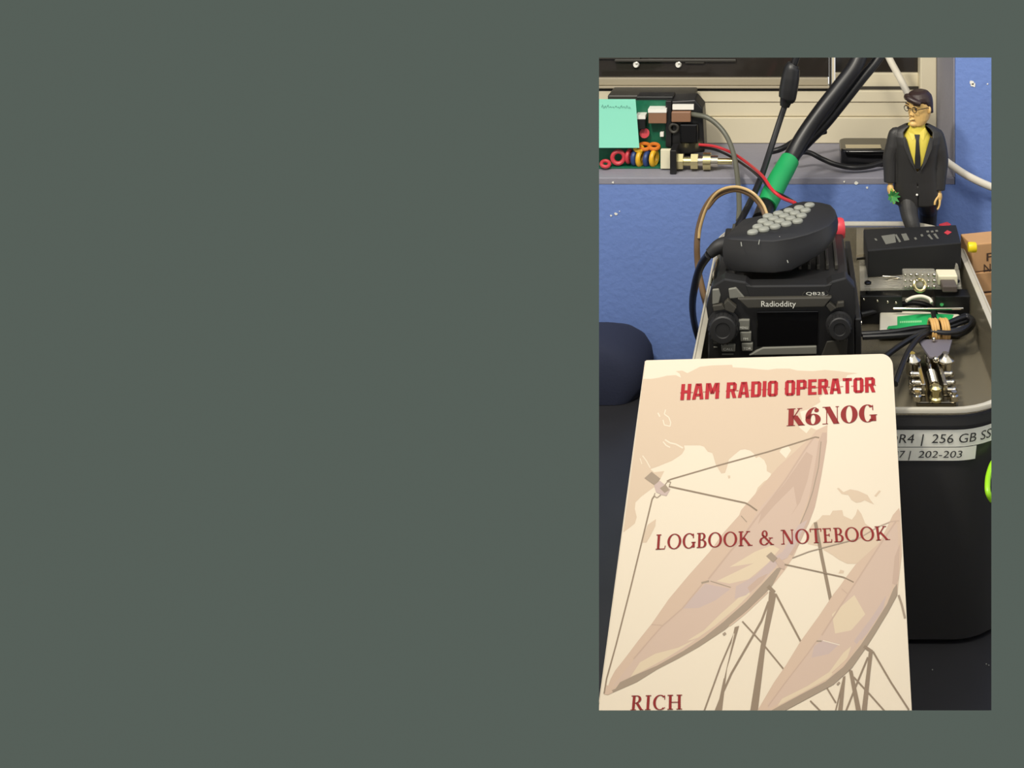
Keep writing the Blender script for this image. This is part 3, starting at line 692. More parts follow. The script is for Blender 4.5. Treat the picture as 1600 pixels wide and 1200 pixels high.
A = [(1199,345,.96),(1190,322,.97),(1172,303,.975),(1146,295,.98),(1120,303,.985),(1102,325,.99),(1092,355,.99),(1089,385,.985),(1091,420,.98),(1097,450,.96),(1104,478,.93)]
MB().tube([onY(*p) for p in A], .0031).build('dark_strand', m_bwire, aw)
MB().tube([onY(x+2, y-3 if x > 1110 else y, Y-.004) for x, y, Y in A[:7]]+[onY(1092,372,.984)], .0015).build('gold_strand', m_gwire, aw)
MB().tube([onY(x+4, y+3, Y-.002) for x, y, Y in A[:5]]+[onY(1106,326,.985)], .0015).build('gold_strand', m_bwire, aw)
cab('sill_cord', [(1236,240,1.17),(1262,238,1.18),(1284,248,1.175),(1306,257,1.17),(1332,262,1.165),(1358,260,1.17),(1384,252,1.18),(1405,246,1.19)], .0030, m_cable, 'black cord sagging along the sill in front of the hub')
cab('dark_lead', [(1200,238,1.19),(1222,232,1.19),(1250,216,1.21),(1290,205,1.23)], .0036, m_cable, 'short black lead on the sill behind the thick cables')

# ================================================================== WINDOW SILL ELECTRONICS
S = SILLZ+.0004
# black enclosure at the back
eb = thing('equipment_case', (xF(1022,1.245), 1.245, S), 'large dark plastic case at the back of the sill behind the note', 'case')
MB().box((xF(952,1.25), 1.238, S), (xF(1086,1.25), 1.283, zF(145,1.25))).build('case_body', m_char, eb, smooth=0, bevel=.002)
# open circuit module
cm = thing('circuit_module', (xF(992,1.20), 1.20, S), 'green circuit board with coloured coils standing on the sill under the note', 'circuit board')
MB().box((xF(936-40,1.205), 1.205, S), (xF(1050,1.205), 1.210, zF(158,1.205))).build('board', m_pcb, cm, smooth=0)
MB().box((xF(992,1.20), 1.2105, S+.002), (xF(1050,1.20), 1.234, zF(154,1.20))).build('shield', m_blk, cm, smooth=0, bevel=.001)
MB().box((xF(936-40,1.19), 1.184, S), (xF(1036,1.19), 1.2048, S+.002)).build('board', m_pcb, cm, smooth=0)
def comp(name, px0, py0, px1, py1, Y, d, m, cap=None):
    b = MB().box((xF(px0,Y), Y, zF(py1,Y)), (xF(px1,Y), Y+d, zF(py0,Y)))
    o = b.build(name, m, cm, smooth=0, bevel=.0006)
    if cap: MB().box((xF(px0,Y)-.0003, Y-.0006, zF(py0+5,Y)), (xF(px1,Y)+.0003, Y+d, zF(py0,Y)+.0005)).build('top_band', cap, o, smooth=0)
comp('copper_block', 1013, 171, 1041, 193, 1.190, .0148, m_brown, m_white)
comp('capacitor', 994, 181, 1008, 202, 1.190, .0148, m_blk, m_white)
comp('white_tab', 1031, 207, 1037, 214, 1.198, .0068, m_white)
comp('cream_relay', 1032, 234, 1055, 264, 1.178, .006, m_creamb)
comp('dark_block', 1040, 158, 1049, 230, 1.196, .0088, m_blk)
MB().cyl(onY(1007,208,1.204), onY(1007,208,1.197), .006, n=16).build('coil', m_redc, cm)
def toroid(px, py, R, r, Y, ax, m):
    MB().torus(onY(px, py, Y), ax, R, r, n=22).build('coil', m, cm)
    b = MB()
toroid(966, 246, .0070, .0026, 1.186, (.15, -1, .1), m_redc)
toroid(946, 256, .0048, .0022, 1.182, (.2, -.5, 1), m_redc)
toroid(983, 244, .0068, .0024, 1.190, (1, -.25, 0), m_redc)
toroid(1001, 247, .0078, .0030, 1.190, (1, -.3, 0), m_yel)
toroid(1022, 247, .0078, .0030, 1.190, (1, -.3, 0), m_yel)
toroid(993, 246, .0074, .0030, 1.191, (1, -.3, 0), m_bluec)
toroid(1012, 248, .0074, .0030, 1.191, (1, -.3, 0), m_bluec)
toroid(1007, 229, .0062, .0024, 1.194, (.1, -.3, 1), m_org)
toroid(1022, 229, .0056, .0024, 1.194, (.1, -.3, 1), m_org)
toroid(998, 232, .0048, .0022, 1.190, (.2, -.4, 1), m_yel)
# sticky note
nt_ = thing('sticky_note', onY(962,231,1.172), 'teal sticky note stuck over the circuit board at the left edge', 'note')
g = []
for j in range(7):
    v = j/6
    g.append([onY(936-26+(993+6*v-910)*u, 155+76*v, 1.1835-.004*v*v-.0015*math.sin(PI*u)) for u in [i/8 for i in range(9)]])
vs = [p for r in g for p in r]; fs = [[j*9+i, j*9+i+1, (j+1)*9+i+1, (j+1)*9+i] for j in range(6) for i in range(8)]
o = MB().add(vs+[v+Vector((0, .0003, 0)) for v in vs], fs+[[a+63 for a in f[::-1]] for f in fs]).build('paper', m_teal, nt_, smooth=60)
mb = MB(); hx = 941
for i in range(11):
    x = 940+i*4.2; mb.tube([onY(x, 168+random.uniform(-1,1), 1.1815), onY(x+1.6, 165+random.uniform(-2,2), 1.1812), onY(x+3.2, 169+random.uniform(-1,1), 1.1815)], .00022, n=5, seg=2)
mb.build('pencil_note', m_ink, nt_)
# right black box with plugs
rb = thing('power_module', (xF(1074,1.20), 1.20, S), 'black square electronic module with white sticker beside the board', 'electronic module')
MB().prism([onY(x, y, 1.198) for x, y in ((1049,158),(1086,156),(1098,170),(1101,238),(1050,243))], (0, .036, 0)).build('module_case', m_blk, rb, smooth=0, bevel=.0015)
MB().box((xF(1051,1.196), 1.1945, zF(171,1.196)), (xF(1084,1.196), 1.1978, zF(163,1.196))).build('sticker', m_white, rb, smooth=0)
MB().box((xF(1050,1.196), 1.190, zF(189,1.196)), (xF(1080,1.196), 1.1978, zF(173,1.196))).build('terminal', m_brown, rb, smooth=0, bevel=.001)
MB().box((xF(1062,1.19), 1.190, zF(225,1.19)), (xF(1090,1.19), 1.1978, zF(194,1.19))).build('socket', m_blkg, rb, smooth=0, bevel=.002)
MB().torus(onY(1053,200,1.195), (0,-1,0), .005, .0018).build('socket_ring', m_char, rb)
# connector chain
bn = thing('coax_adapter', (xF(1100,1.178), 1.178, S), 'chain of shiny nickel coax adapters lying along the sill edge', 'connector')
def seg(px0, px1, r, m, nm, n=20):
    z = S+.0105; MB().cyl((xF(px0,1.178), 1.178, z), (xF(px1,1.178), 1.178, z), r, n=n).build(nm, m, bn)
seg(1058, 1068, .0100, m_brass, 'flange', 6); seg(1068, 1085, .0055, m_brass, 'barrel'); seg(1080, 1091, .0098, m_brass, 'hex_nut', 6)
seg(1091, 1099, .0060, m_chrome, 'barrel'); seg(1099, 1111, .0102, m_brass, 'knurled_ring'); seg(1111, 1122, .0070, m_chrome, 'barrel'); seg(1122, 1144, .0038, m_brass, 'pin')
MB().box((xF(1048,1.17), 1.162, S), (xF(1058,1.17), 1.190, zF(232,1.17))).build('bracket', m_blk, bn, smooth=0, bevel=.0008)
# hub
hb = thing('usb_hub', (xF(1350,1.222), 1.222, S), 'black oblong hub with silver strip on the sill beside the figurine', 'usb hub')
MB().loft([rrect(xF(1312,1.22), xF(1394,1.22), 1.19, 1.245, .010, z) for z in (S, S+.003, S+.016, S+.020)]).build('hub_case', m_blkg, hb, smooth=30, bevel=.002)
MB().box((xF(1322,1.19), 1.196, S+.0201), (xF(1378,1.19), 1.212, S+.0208)).build('silver_strip', m_chrome, hb, smooth=0)

# ================================================================== FIGURINE
FYc = 1.098; PXM = FYc/FPX
def fx(px): return (px-CX)*PXM
def fz(py): return CZ-(py-HOR)*PXM
def figurine():
    t = thing('suited_figurine', (fx(1432), FYc, FZ), 'small plastic man in dark suit and yellow shirt straddling the tray rim', 'figurine')
    def oval(cx, cy, z, a, b, n=20, p=2.3):
        R = []
        for i in range(n):
            th = 2*PI*i/n; c, s = math.cos(th), math.sin(th)
            R.append(Vector((cx+a*math.copysign(abs(c)**(2/p), c), cy+b*math.copysign(abs(s)**(2/p), s), z)))
        return R
    def rem(o, vox, it=3):
        m = o.modifiers.new('remesh', 'REMESH'); m.mode = 'VOXEL'; m.voxel_size = vox; m.use_smooth_shade = True
        s = o.modifiers.new('smooth', 'SMOOTH'); s.factor = .5; s.iterations = it
    hx = fx(1436); dz = lambda p: fz(p)
    # ---- body: head, neck, core, arms and hands in one surface
    b = MB()
    hc = Vector((hx, FYc-.002, fz(166)))
    rz = math.radians(-46)
    def H(x, y, z):      # head frame: -y is the face
        v = Vector((x, y, z)); v.rotate(Euler((.10, 0, rz))); return hc+v
    prof = [(-.0200,.0050,.0055,-.0050),(-.0180,.0082,.0085,-.0035),(-.0130,.0108,.0115,-.0010),(-.0070,.0122,.0132,.0002),(0,.0130,.0142,.0006),(.0070,.0134,.0146,.0008),(.0120,.0118,.0128,.0010),(.0155,.0080,.0088,.0010),(.0168,.0035,.004,.0010)]
    R = []
    for z, a, bb, yo in prof:
        R.append([H(math.cos(2*PI*i/22)*a, yo+math.sin(2*PI*i/22)*bb, z) for i in range(22)])
    b.loft(R)
    b.loft([[H(x, y, z) for x, y, z in q] for q in ([(-.0012,-.0125,.001),(.0012,-.0125,.001),(.0012,-.011,.001),(-.0012,-.011,.001)], [(-.0028,-.0150,-.0058),(.0028,-.0150,-.0058),(.0028,-.011,-.0058),(-.0028,-.011,-.0058)], [(-.0022,-.0125,-.0076),(.0022,-.0125,-.0076),(.0022,-.010,-.0076),(-.0022,-.010,-.0076)])])
    for sx in (-1, 1): b.ball(H(sx*.0132, .0012, -.0018), .0036, sc=(.55, .8, 1.15)); b.ball(H(sx*.0055, -.0118, .0038), .0030, sc=(1.4, .6, .5))
    b.ball(H(0, -.0128, -.0110), .0032, sc=(1.4, .55, .5)); b.ball(H(0, -.0118, -.0162), .0042, sc=(1.1, .8, .8))
    b.tube([hc+Vector((0, .002, -.010)), Vector((fx(1434), FYc+.001, fz(196))), Vector((fx(1432), FYc+.001, fz(212)))], .0068)
    sl = [Vector((fx(1400), FYc, fz(210))), Vector((fx(1391), FYc-.001, fz(246))), Vector((fx(1390), FYc-.005, fz(284)))]
    sr = [Vector((fx(1466), FYc, fz(212))), Vector((fx(1470), FYc, fz(252))), Vector((fx(1466), FYc-.004, fz(296)))]
    b.tube([Vector((fx(1432), FYc, fz(214))), Vector((fx(1432), FYc, fz(250))), Vector((fx(1432), FYc, fz(290)))], .009)
    for a in (sl, sr):
        b.tube([Vector((fx(1432), FYc+.004, fz(236))), Vector((fx(1432)+(a[0].x-fx(1432))*.6, FYc+.004, fz(224))), a[0]+Vector((0, .002, -.004))]+a[1:], .0038)
    def hand(w, d, side, curl):
        palm = w+d*.006; b.ball(palm, .0052, sc=(.75, .95, 1.25))
        for k in range(4):
            o = Vector((side*.0006, -.0036+k*.0024, 0)); L = (.0085, .0098, .0092, .0072)[k]
            p1 = palm+d*.005+o; p2 = p1+d*L*.5+Vector((side*-.0008*curl, -.0004, 0)); p3 = p2+d*L*.42+Vector((side*-.0026*curl, -.0008, 0))
            b.tube([palm+o*.6, p1, p2, p3], .0013, n=8, seg=3, radii=[.0015,.0014,.0012,.0010])
        tb = palm+Vector((-side*.002, -.004, .0005)); b.tube([palm, tb, tb+d*.004+Vector((-side*.003, -.002, 0)), tb+d*.0078+Vector((-side*.0034, -.002, 0))], .0015, n=8, seg=3)
    hand(sl[2], Vector((.05, -.25, -1)).normalized(), -1, 1.4); hand(sr[2], Vector((-.02, -.12, -1)).normalized(), 1, .8)
    o = b.build('body', m_skinf, t, smooth=60); rem(o, .00055, 2)
    # ---- hair
    h = MB(); R = []
    for z, a, bb, yo in ((-.0075,.0118,.0052,.0088),(-.002,.0134,.0100,.0050),(.004,.0142,.0125,.0032),(.0085,.0145,.0152,.0010),(.0125,.0134,.0148,.0006),(.0165,.0100,.0112,.0008),(.0185,.0050,.006,.001)):
        R.append([H(math.cos(2*PI*i/22)*a, yo+math.sin(2*PI*i/22)*bb, z) for i in range(22)])
    h.loft(R); h.tube([H(-.009, -.0105, .0125), H(-.002, -.0145, .0128), H(.0055, -.0135, .0100), H(.0105, -.010, .0075)], .0032); h.ball(H(-.0075, -.0105, .0125), .004)
    o = h.build('hair', m_hair, t, smooth=60); rem(o, .0006, 3)
    g = MB()
    for sx in (-1, 1):
        c0 = H(sx*.0056, -.0152, .0016); ax = H(0, -1, .1)-H(0, 0, 0)
        g.torus(c0, ax, .0032, .0004, n=16, m=6); g.tube([H(sx*.0095, -.0148, .002), H(sx*.0134, -.006, .0022), H(sx*.0138, .001, .001)], .00045, n=6)
    g.tube([H(-.0018, -.0155, .002), H(0, -.016, .0026), H(.0018, -.0155, .002)], .00045, n=6); g.build('glasses', m_blkg, t)
    m = MB()
    m.tube([H(-.0040, -.0136, -.0106), H(0, -.0146, -.0110), H(.0040, -.0136, -.0104)], .0004, n=6, seg=3)
    for sx in (-1, 1): m.ball(H(sx*.0056, -.0134, .0014), .0010); m.tube([H(sx*.0034, -.0142, .0062), H(sx*.0085, -.0128, .0062)], .0006, n=6)
    m.build('painted_features', m_hair, t)
    # ---- shirt, tie
    s = MB().loft([oval(fx(1432), FYc-.001, fz(p), a, bb) for p, a, bb in ((256,.012,.0142),(232,.016,.0152),(214,.017,.0125),(205,.0125,.0095),(199,.0102,.0085),(192,.0092,.0085))]); s.build('shirt', m_shirt, t)
    s = MB()
    for sx in (-1, 1): s.prism([Vector((fx(1432)+sx*x, FYc-y, fz(p))) for x, y, p in ((.0005,.0098,207),(.0085,.0075,196),(.0105,.0075,203),(.0062,.0125,215))], (0, -.0012, 0))
    s.build('collar', m_shirt, t, smooth=0, bevel=.0003)
    s = MB().loft([[Vector((fx(1431)+x, FYc-y, fz(p))) for x, y in ((-w_, yy), (w_, yy), (w_, yy-.002), (-w_, yy-.002))] for p, w_, yy in ((206,.0030,.0115),(211,.0022,.0140),(214,.0016,.0155),(240,.0030,.0172),(256,.0032,.0176))]); s.build('tie', m_blk2, t, smooth=30)
    # ---- jacket: torso shell with V opening + sleeves
    j = MB()
    sec = [(316,1432,.0262,.0150),(300,1432,.0258,.0150),(280,1431,.0250,.0148),(262,1431,.0238,.0152),(240,1432,.0246,.0160),(222,1433,.0262,.0158),(211,1433,.0274,.0138),(204,1433,.0262,.0112),(199,1433,.0212,.0095),(194,1433,.0140,.0082)]
    for p, xc, a, bb in sec: pass
    n = 44; rings = []
    for p, xc, a, bb in sec:
        f = min(1, max(0, (262-p)/(262-202)))
        half = math.radians(3+34*f)      # opening half angle around the front (-y)
        if p > 258: half = math.radians(.6)
        ring_o = []; ring_i = []
        for i in range(n+1):
            th = -PI/2+half+(2*PI-2*half)*i/n; c, sn = math.cos(th), math.sin(th); q = 2/2.4
            X = math.copysign(abs(c)**q, c); Yv = math.copysign(abs(sn)**q, sn)
            ring_o.append(Vector((fx(xc)+a*X, FYc+bb*Yv, fz(p)))); ring_i.append(Vector((fx(xc)+(a-.0022)*X, FYc+(bb-.0022)*Yv, fz(p))))
        rings.append(ring_o+ring_i[::-1])
    j.loft(rings)
    sl_ = j
    sl_.tube([Vector((fx(1406), FYc, fz(209))), sl[0]+Vector((-.001, 0, .001)), sl[0].lerp(sl[1], .5), sl[1], sl[1].lerp(sl[2], .55), sl[2]+Vector((0, 0, .001))], .007, radii=[.0050,.0070,.0086,.0084,.0074,.0068], n=16)
    sl_.tube([Vector((fx(1460), FYc, fz(210))), sr[0]+Vector((-.001, 0, .001)), sr[0].lerp(sr[1], .5), sr[1], sr[1].lerp(sr[2], .55), sr[2]+Vector((0, 0, .001))], .007, radii=[.0050,.0070,.0086,.0084,.0074,.0068], n=16)
    o1 = j.build('jacket', m_suit, t, smooth=60); rem(o1, .0006, 4)
    lp = MB()
    for sx in (-1, 1):
        P = [(.0018,.0163,262),(.0135,.0118,208),(.0165,.0125,214),(.0150,.0150,226),(.0085,.0172,246)]
        lp.prism([Vector((fx(1432)+sx*x, FYc-y-.0004, fz(p))) for x, y, p in P], (0, -.0010, 0))
    lp.build('lapel', m_suit, t, smooth=0, bevel=.0004)
    bt = MB(); bt.ball((fx(1430), FYc-.0160, fz(297)), .0013); bt.build('glint_bead', m_white, t)  # white bead put in for a glint on the suit
    # ---- trousers: front leg inside the tray, rear leg behind the rim
    tr = MB()
    tr.loft([oval(fx(1432), FYc, fz(p), a, bb) for p, a, bb in ((318,.0235,.0130),(300,.0240,.0130),(280,.0225,.0125))])
    tr.tube([Vector((fx(1418), FYc, fz(304))), Vector((fx(1419), FYc-.012, fz(328))), Vector((fx(1424), FYc-.022, fz(352))), Vector((fx(1426), FYc-.023, FZ+.006))], .010, radii=[.0125,.0100,.0078,.0070], n=16)
    tr.tube([Vector((fx(1448), FYc+.002, fz(304))), Vector((fx(1452), FYc+.012, fz(325))), Vector((fx(1454), FYc+.021, fz(345))), Vector((fx(1454), FYc+.024, FZ+.004))], .010, radii=[.0132,.0120,.0104,.0088], n=16)
    o = tr.build('trousers', m_suit, t, smooth=60); rem(o, .0009, 3)
    for x, y, d in ((1426, FYc-.023, -1), (1454, FYc+.024, -1)):
        sh = MB(); sh.ball((fx(x), y-.005*1, FZ+.0045), .0085, sc=(.75, 1.35, .5)); sh.build('shoe', m_blkg, t, smooth=60)
    # ---- leafy thing in the left hand
    L = MB(); c = sl[2]+Vector((.001, -.010, -.011))
    return c
fc = figurine()
sp = thing('green_sprig', fc+Vector((0, 0, -.006)), 'tiny green leafy sprig held in the figurine\'s hand', 'plant')
b = MB()
for k in range(9):
    a = 2*PI*k/9; d = Vector((math.cos(a)*.0070+.002, -.002-.001*(k % 3), math.sin(a)*.0075)); w_ = Vector((-math.sin(a), 0, math.cos(a)))*.0018
    m_ = fc+d*.55; b.loft([[fc+w_*.3, fc-w_*.3, fc-w_*.3+Vector((0,.001,0)), fc+w_*.3+Vector((0,.001,0))], [m_+w_, m_-w_, m_-w_+Vector((0,.001,0)), m_+w_+Vector((0,.001,0))], [fc+d+w_*.2, fc+d-w_*.2, fc+d-w_*.2+Vector((0,.0006,0)), fc+d+w_*.2+Vector((0,.0006,0))]])
b.build('leaves', mat('leaf_green', (70, 150, 80), .5), sp)
MB().tube([fc+Vector((0,.001,.008)), fc+Vector((0,.0005,0)), fc+Vector((.002,-.001,-.008))], .0009, n=8).build('stem', mat('stem_green', (150, 190, 70), .5), sp)

# ================================================================== TRAY CONTENTS
# clear acrylic stand with metal parts
ZP = .9900
st = thing('acrylic_stand', onZ(1430, 440, FZ), 'clear acrylic plate stand with black screws in the tray under the black unit', 'stand')
q = [onZ(*p, ZP) for p in ((1342,400),(1496,392),(1502,452),(1344,455))]
MB().prism(q, (0, 0, .003)).build('plate', m_acr, st, smooth=0, bevel=.0006)
q2 = [onZ(*p, .9640) for p in ((1348,470),(1494,468),(1498,482),(1346,484))]
MB().prism(q2, (0, 0, .003)).build('plate', m_acr, st, smooth=0, bevel=.0006)
for px, py in ((1356,448),(1494,445),(1354,404),(1486,400)):
    p = onZ(px, py, ZP); MB().cyl((p.x, p.y, FZ+.0003), (p.x, p.y, ZP-.0002), .0022, n=12).build('post', m_blk, st)
    MB().lathe((p.x, p.y, ZP+.0031), (0,0,1), [(.0034,0),(.0034,.0014),(.0018,.0024)], n=16).build('screw', m_blkg, st)
MB().prism([onY(*p, .965) for p in ((1494,412),(1497,414),(1504,452),(1490,456),(1486,446))], (0, .003, 0)).build('side_fin', m_acr, st, smooth=0, bevel=.0005)
MB().prism([onZ(*p, 1.0) for p in ((1338,356),(1350,355),(1352,400),(1338,402))], (0, 0, -.004)).build('side_bracket', m_tray, st, smooth=0, bevel=.0006)
MB().prism([onZ(*p, 1.0035) for p in ((1338,398),(1356,396),(1355,401),(1338,403))], (0, 0, -.003)).build('side_bracket', m_chrome, st, smooth=0, bevel=.0005)
# black unit
un = thing('black_unit', onZ(1430, 380, .9935), 'small black rectangular unit with grey markings on the acrylic stand', 'electronic unit')
ZU = 1.0205
q = [onZ(*p, ZU) for p in ((1349,358),(1494,351),(1502,379),(1356,391))]
MB().prism(q, (0, 0, -.0270)).build('unit_case', m_blk2, un, smooth=0, bevel=.0012)
mk = MB()
for P in ([(1377,369),(1398,366),(1400,379),(1384,382)], [(1398,367),(1401,366.5),(1408,378),(1405,379)], [(1408,366),(1416,365),(1421,375),(1413,376.5)], [(1366,373),(1369,373),(1371,376),(1368,376)], [(1428,372),(1431,371),(1433,374),(1430,375)], [(1438,367),(1441,366),(1443,369),(1440,370)],
          [(1447,361),(1451,360.5),(1452,363),(1448,363.5)], [(1454,361),(1458,360.5),(1459,363),(1455,363.5)], [(1461,360),(1465,359.5),(1466,362),(1462,362.5)], [(1449,368),(1452,366),(1458,374),(1455,374)], [(1458,366),(1462,365),(1467,373),(1464,373)]):
    mk.prism([onZ(*p, ZU+.0001) for p in P], (0, 0, .0003))
mk.build('marking', m_greyk, un, smooth=0)
MB().prism([onZ(*p, ZU+.0001) for p in ((1475,364),(1480,360),(1487,363),(1481,367))], (0, 0, .0003)).build('red_diamond', m_redc, un, smooth=0)
tag(MB().prism([onZ(*p, .997) for p in ((1467,350),(1480,346),(1486,350),(1478,355))], (0, 0, -.004)).build('red_clip', m_redc, smooth=0, bevel=.0006), 'small red clip in the tray corner behind the black unit', 'clip')
c = onY(1507, 385, .98); yc = tag(MB().lathe((TX1-.0045, .978, c.z), (1, 0, 0), [(.0045, 0), (.0050, .001), (.0050, .007), (.0044, .008)], n=18).build('yellow_plug', m_ycap, smooth=40), 'bright yellow plug end between the tray edge and the cardboard boxes', 'plug')
# terminal block; chrome balls put in for its silver glints
tb = thing('terminal_block', onZ(1437, 455, ZP+.0032), 'clear and silver terminal block on the acrylic stand', 'connector')
p0, p1 = onZ(1412, 455, ZP+.0034), onZ(1464, 455, ZP+.0034)
MB().box((p0.x, p0.y+.006, p0.z), (p1.x, p0.y+.016, p0.z+.0155)).build('block', m_acr, tb, smooth=0, bevel=.0015)
for i in range(6):
    for jj in range(3):
        if 1 < i < 4 and jj == 0: continue
        MB().ball((p0.x+.002+i*(p1.x-p0.x-.004)/5, p0.y+.0052, p0.z+.0022+.0055*jj), .0011+.0008*((i*7+jj*3) % 3)/2).build('glint_ball', m_chrome, tb)
MB().torus((((p0.x+p1.x)/2), p0.y+.004, p0.z+.004), (0, -.8, .5), .0052, .0017).build('ring', m_brass, tb)
# spring of zigzag wire
z = [(1379,432),(1407,434),(1382,439),(1408,443),(1380,447),(1409,450.5)]
tag(MB().tube([onY(x, y, .962) for x, y in z], .0011, seg=3).build('zigzag_wire', m_chrome), 'zigzag bent silver wire on the acrylic stand', 'wire')
cp_ = thing('plug_adapter', onZ(1480, 448, ZP+.0032), 'cream and brown plug adapter standing beside the terminal block', 'plug')
a = onZ(1467, 450, ZP+.0034); MB().box((a.x, a.y+.006, a.z), (a.x+.019, a.y+.022, a.z+.009)).build('cream_shell', m_creamb, cp_, smooth=0, bevel=.001)
MB().box((a.x+.002, a.y-.010, a.z), (a.x+.016, a.y+.0058, a.z+.006)).build('brown_shell', mat('brown_grey', (84,76,70), .5), cp_, smooth=0, bevel=.001)
cab('white_ring_wire', [(1416,470,.925),(1426,465,.93),(1440,463,.93),(1452,467,.928),(1456,473,.925)], .0016, m_wcab, 'short white curved wire in front of the terminal block', 'wire')
tag(MB().tube([onZ(x, y, .968) for x, y in ((1345,492),(1380,484),(1420,474),(1450,478),(1462,492))], .0028).build('black_lead', m_cable), 'black lead curving in the tray behind the green packet', 'cable')
tag(MB().tube([onZ(x, y, .9745) for x, y in ((1396,482),(1440,482.5),(1505,482))], .0010).build('metal_rod', m_chrome), 'thin silver rod lying just behind the green packet', 'rod')
jk = thing('black_block', onZ(1480, 480, FZ), 'black plastic plug block in the tray below the brown adapter', 'plug')
a = onZ(1462, 482, .972); MB().box((a.x, a.y+.002, FZ+.0004), (a.x+.034, a.y+.018, .983)).build('block', m_blk, jk, smooth=0, bevel=.001)
b = MB(); b.cyl((a.x+.006, a.y+.001, .9755), (a.x+.006, a.y+.0035, .9755), .0018); b.build('screw', m_chrome, jk)
lb = thing('black_bracket_block', onZ(1375, 472, FZ), 'dark metal bracket block beside the radio in the tray', 'bracket')
a = onZ(1345, 480, .975); MB().box((a.x, a.y+.004, FZ+.0004), (a.x+.040, a.y+.016, .984)).build('block', m_blk, lb, smooth=0, bevel=.001)
b = MB()
for k in (0.003, .016, .026, .034): b.ball((a.x+k, a.y+.004, .981-(k*.1)), .0014)
b.build('screw', m_chrome, lb)
# packet
pk = thing('wipe_packet', onZ(1440, 500, .9585), 'white packet with a green printed panel lying in the tray under the cord', 'packet')
zp = .968
q = [onZ(*p, zp) for p in ((1375,485),(1440,486),(1497,490),(1506,495),(1500,512),(1374,515))]
MB().prism(q, (0, 0, -.0085)).build('packet_body', m_pack, pk, smooth=0, bevel=.0012)
q = [onZ(*p, zp+.0002) for p in ((1402,495),(1430,492),(1453,490.5),(1490,492),(1488,497),(1482,513),(1386,514),(1388,510),(1402,508.5))]
g_ = MB().prism(q, (0, 0, .0003)).build('green_panel', m_green, pk, smooth=0)
tx = MB(); tx.flat = True
put_text(tx, 'ALCOHOL WIPES', lambda u, v: onZ(1406+34*u, 505.5-3.6*v-1.2*u, zp+.0008))
bpy.context.view_layer.update()
tx = MB(); tx.flat = True
for i in range(12):
    x = 1406+i*2.9; tx.prism([onZ(x, 505-.1*i, zp+.0006), onZ(x+2.1, 505-.1*i, zp+.0006), onZ(x+2.1, 502-.1*i, zp+.0006), onZ(x, 502-.1*i, zp+.0006)], (0, 0, .0002))
tx.build('faint_print', mat('pale_green_print', (150, 220, 160), .5), g_, smooth=0)
# tied cord
cz_ = .978
cd = thing('tied_cord', onZ(1465, 515, .970), 'bundled black cord tied with tan rubber bands in the tray', 'cable')
Zc = lambda l, z=cz_: [onZ(x, y, z) for x, y in l]
loops = [[(1455,514),(1480,506),(1502,498),(1512,496),(1518,502),(1512,511),(1500,518),(1478,520),(1455,517)],
         [(1455,512),(1482,511),(1504,504),(1514,501),(1518,506),(1510,511),(1490,516),(1458,516)],
         [(1456,516),(1484,503),(1502,495),(1511,493),(1520,499),(1519,510),(1509,519),(1496,524),(1474,523)]]
for i, l in enumerate(loops): MB().tube(Zc(l, cz_+.003-.003*i), .0020).build('loop', m_cable, cd)
for l in ([(1458,511),(1430,513),(1400,518),(1365,521),(1346,522)], [(1458,515),(1425,522),(1390,525),(1348,527)], [(1456,518),(1436,528),(1420,548),(1408,575),(1399,600)],
          [(1454,516),(1430,526),(1405,541),(1385,556),(1376,566)], [(1466,508),(1460,497),(1458,488)]):
    MB().tube(Zc(l, cz_), .0024).build('strand', m_cable, cd)
b = MB()
for x, dy in ((1455,0),(1459,.6),(1463,0),(1471,-.3),(1475,.3),(1479,-.2)):
    c0 = onZ(x, 515.5+dy, cz_+.0005); b.torus(c0, Vector((1, .12, 0)), .0086, .0016, n=20)
tag(b.build('rubber_band', m_tan), 'tan rubber bands wound around the black cord bundle', 'rubber band')
# morse paddle
pd = thing('morse_paddle', onZ(1462, 600, FZ), 'shiny chrome telegraph paddle key in the front corner of the tray', 'morse key')
px0 = lambda px, py, z: onZ(px, py, z)
a = px0(1432, 632, FZ+.003); bb_ = px0(1494, 632, FZ+.003)
xa, xb, ya = a.x, bb_.x, a.y
MB().box((xa, ya, FZ+.0004), (xb, ya+.070, FZ+.0045)).build('base', mat('dark_chrome', (120,114,100), .22, metal=1), pd, smooth=0, bevel=.001)
xm = (xa+xb)/2
MB().lathe((xm, ya+.004, FZ+.0046), (0,0,1), [(.0052,0),(.0052,.002),(.0038,.003),(.0038,.008),(.0050,.0085),(.0050,.0105),(.0030,.012)], n=20).build('terminal_post', m_brass, pd)
MB().tube([Vector((xm, ya+.008+.05*i/8, FZ+.0125+.001*(i % 2))) for i in range(9)], .0022, n=12).build('centre_rod', m_chrome, pd)
b = MB()
for i in range(9): b.torus((xm, ya+.012+.0022*i, FZ+.013), (0, 1, .2), .0034, .0008, n=14, m=6)
b.build('spring', m_chrome, pd)
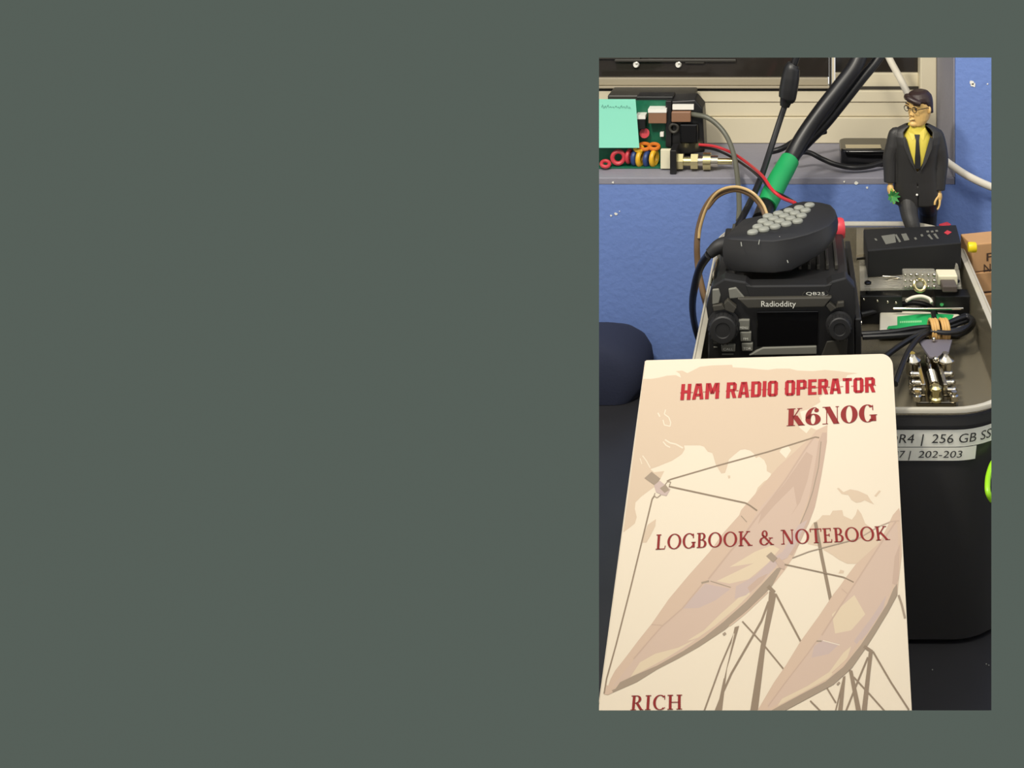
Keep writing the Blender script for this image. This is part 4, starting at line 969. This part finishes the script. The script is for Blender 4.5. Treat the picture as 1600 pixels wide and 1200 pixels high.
for s_ in (-1, 1):
    MB().box((xm+s_*.009-.0018, ya+.010, FZ+.0046), (xm+s_*.009+.0018, ya+.052, FZ+.014)).build('lever_arm', m_chrome, pd, smooth=0, bevel=.0008)
    MB().lathe((xm+s_*.0145, ya+.046, FZ+.0046), (0,0,1), [(.0050,0),(.0050,.010),(.0078,.011),(.0078,.0125),(.0040,.0150),(.0028,.0175)], n=20).build('bearing_post', m_chrome, pd)
    b = MB()
    for yy, zz in ((.030,.012),(.020,.010),(.012,.008)):
        b.cyl((xm+s_*.0108, ya+yy, FZ+zz), (xm+s_*.0165, ya+yy, FZ+zz), .0022, n=14); b.ball((xm+s_*.0165, ya+yy, FZ+zz), .0026)
    b.build('adjusting_screw', m_chrome, pd)
    MB().lathe((xm+s_*.015, ya+.004, FZ+.0046), (0,0,1), [(.0036,0),(.0036,.004),(.0020,.0045),(.0022,.007)], n=14).build('knurled_nut', m_chrome, pd)
MB().box((xa-.004, ya+.018, FZ+.0052), (xa+.008, ya+.024, FZ+.0105)).build('side_clip', m_chrome, pd, smooth=0, bevel=.001)
MB().prism([onZ(*p, FZ+.018) for p in ((1434,530),(1488,530),(1482,552),(1466,558),(1452,556),(1446,548))], (0, 0, -.0025)).build('finger_plate', m_mauve, pd, smooth=0, bevel=.0006)
MB().ball(onZ(1459, 530, FZ+.0205), .0020).build('rivet', m_chrome, pd); MB().ball(onZ(1462, 562, FZ+.0185), .0028).build('rivet', m_chrome, pd)

# ================================================================== RIGHT SIDE: boxes, lime cord; LEFT: dark form in place of a shadow
def cbox(z0, z1, x, y, w_, d_, rot, label, marks=False):
    M = Matrix.Translation((x, y, 0)) @ Matrix.Rotation(rot, 4, 'Z')
    t = thing('cardboard_box', (x, y, z0), label, 'box', 'cardboard boxes stacked right of the tub')
    MB().box((0, 0, z0), (w_, d_, z1), M=M).build('carton', m_card, t, smooth=0, bevel=.0012)
    MB().box((.012, -.0003, z0+.0004), (w_-.012, .0001, z0+.0016), M=M).build('flap_line', m_cink, t, smooth=0)
    if marks:
        for txt, u0, zz, hh in (('F', .0155, z1-.018, .008), ('N', .0125, z1-.029, .008), ('RAGILE', .023, z1-.018, .008)):
            if txt == 'RAGILE': continue
            tx = MB(); tx.flat = True
            put_text(tx, txt, lambda u, v: M @ Vector((u0+.0075*u, -.0004, zz+hh*v))); tx.build('marking', m_cink, t, smooth=0)
cbox(.984, 1.0125, TX1+.0035, 1.0, .075, .030, math.radians(14), 'top tan cardboard box of the stack right of the tub, with lettering', True)
cbox(.9625, .9836, TX1+.0040, 1.0, .075, .032, math.radians(12), 'thin middle cardboard box of the stack right of the tub')
cbox(DZ+.0003, .962, TX1+.0045, .999, .080, .035, math.radians(9), 'bottom cardboard box of the stack right of the tub, tallest')
tag(MB().tube([onY(*p) for p in ((1600,700,.735),(1572,705,.73),(1553,722,.725),(1545,742,.715),(1543,758,.705),(1544,770,.70),(1549,780,.70),(1562,792,.70),(1590,880,.69),(1640,1060,.68)) ], .0021).build('lime_cord', m_lime), 'lime green cord loop hanging at the right edge beside the black tub', 'cord')
bg = thing('shade_form', (-.26, 1.07, DZ), 'added dark navy form standing in for the shadow on the blue wall at the left', 'shadow form')
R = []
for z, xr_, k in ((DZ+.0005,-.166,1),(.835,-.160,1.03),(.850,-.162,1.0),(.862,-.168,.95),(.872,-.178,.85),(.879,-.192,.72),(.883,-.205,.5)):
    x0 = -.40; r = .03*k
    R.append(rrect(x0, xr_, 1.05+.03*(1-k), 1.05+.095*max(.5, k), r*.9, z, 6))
MB().loft(R).build('shade_body', m_shade, bg, smooth=70)  # added solid; the wall shadow is put into its shape and colour
MB().tube([Vector((-.36,1.06,.884)), Vector((-.32,1.05,.93)), Vector((-.28,1.05,.925)), Vector((-.25,1.06,.884))], .005).build('form_loop', m_shade, bg)
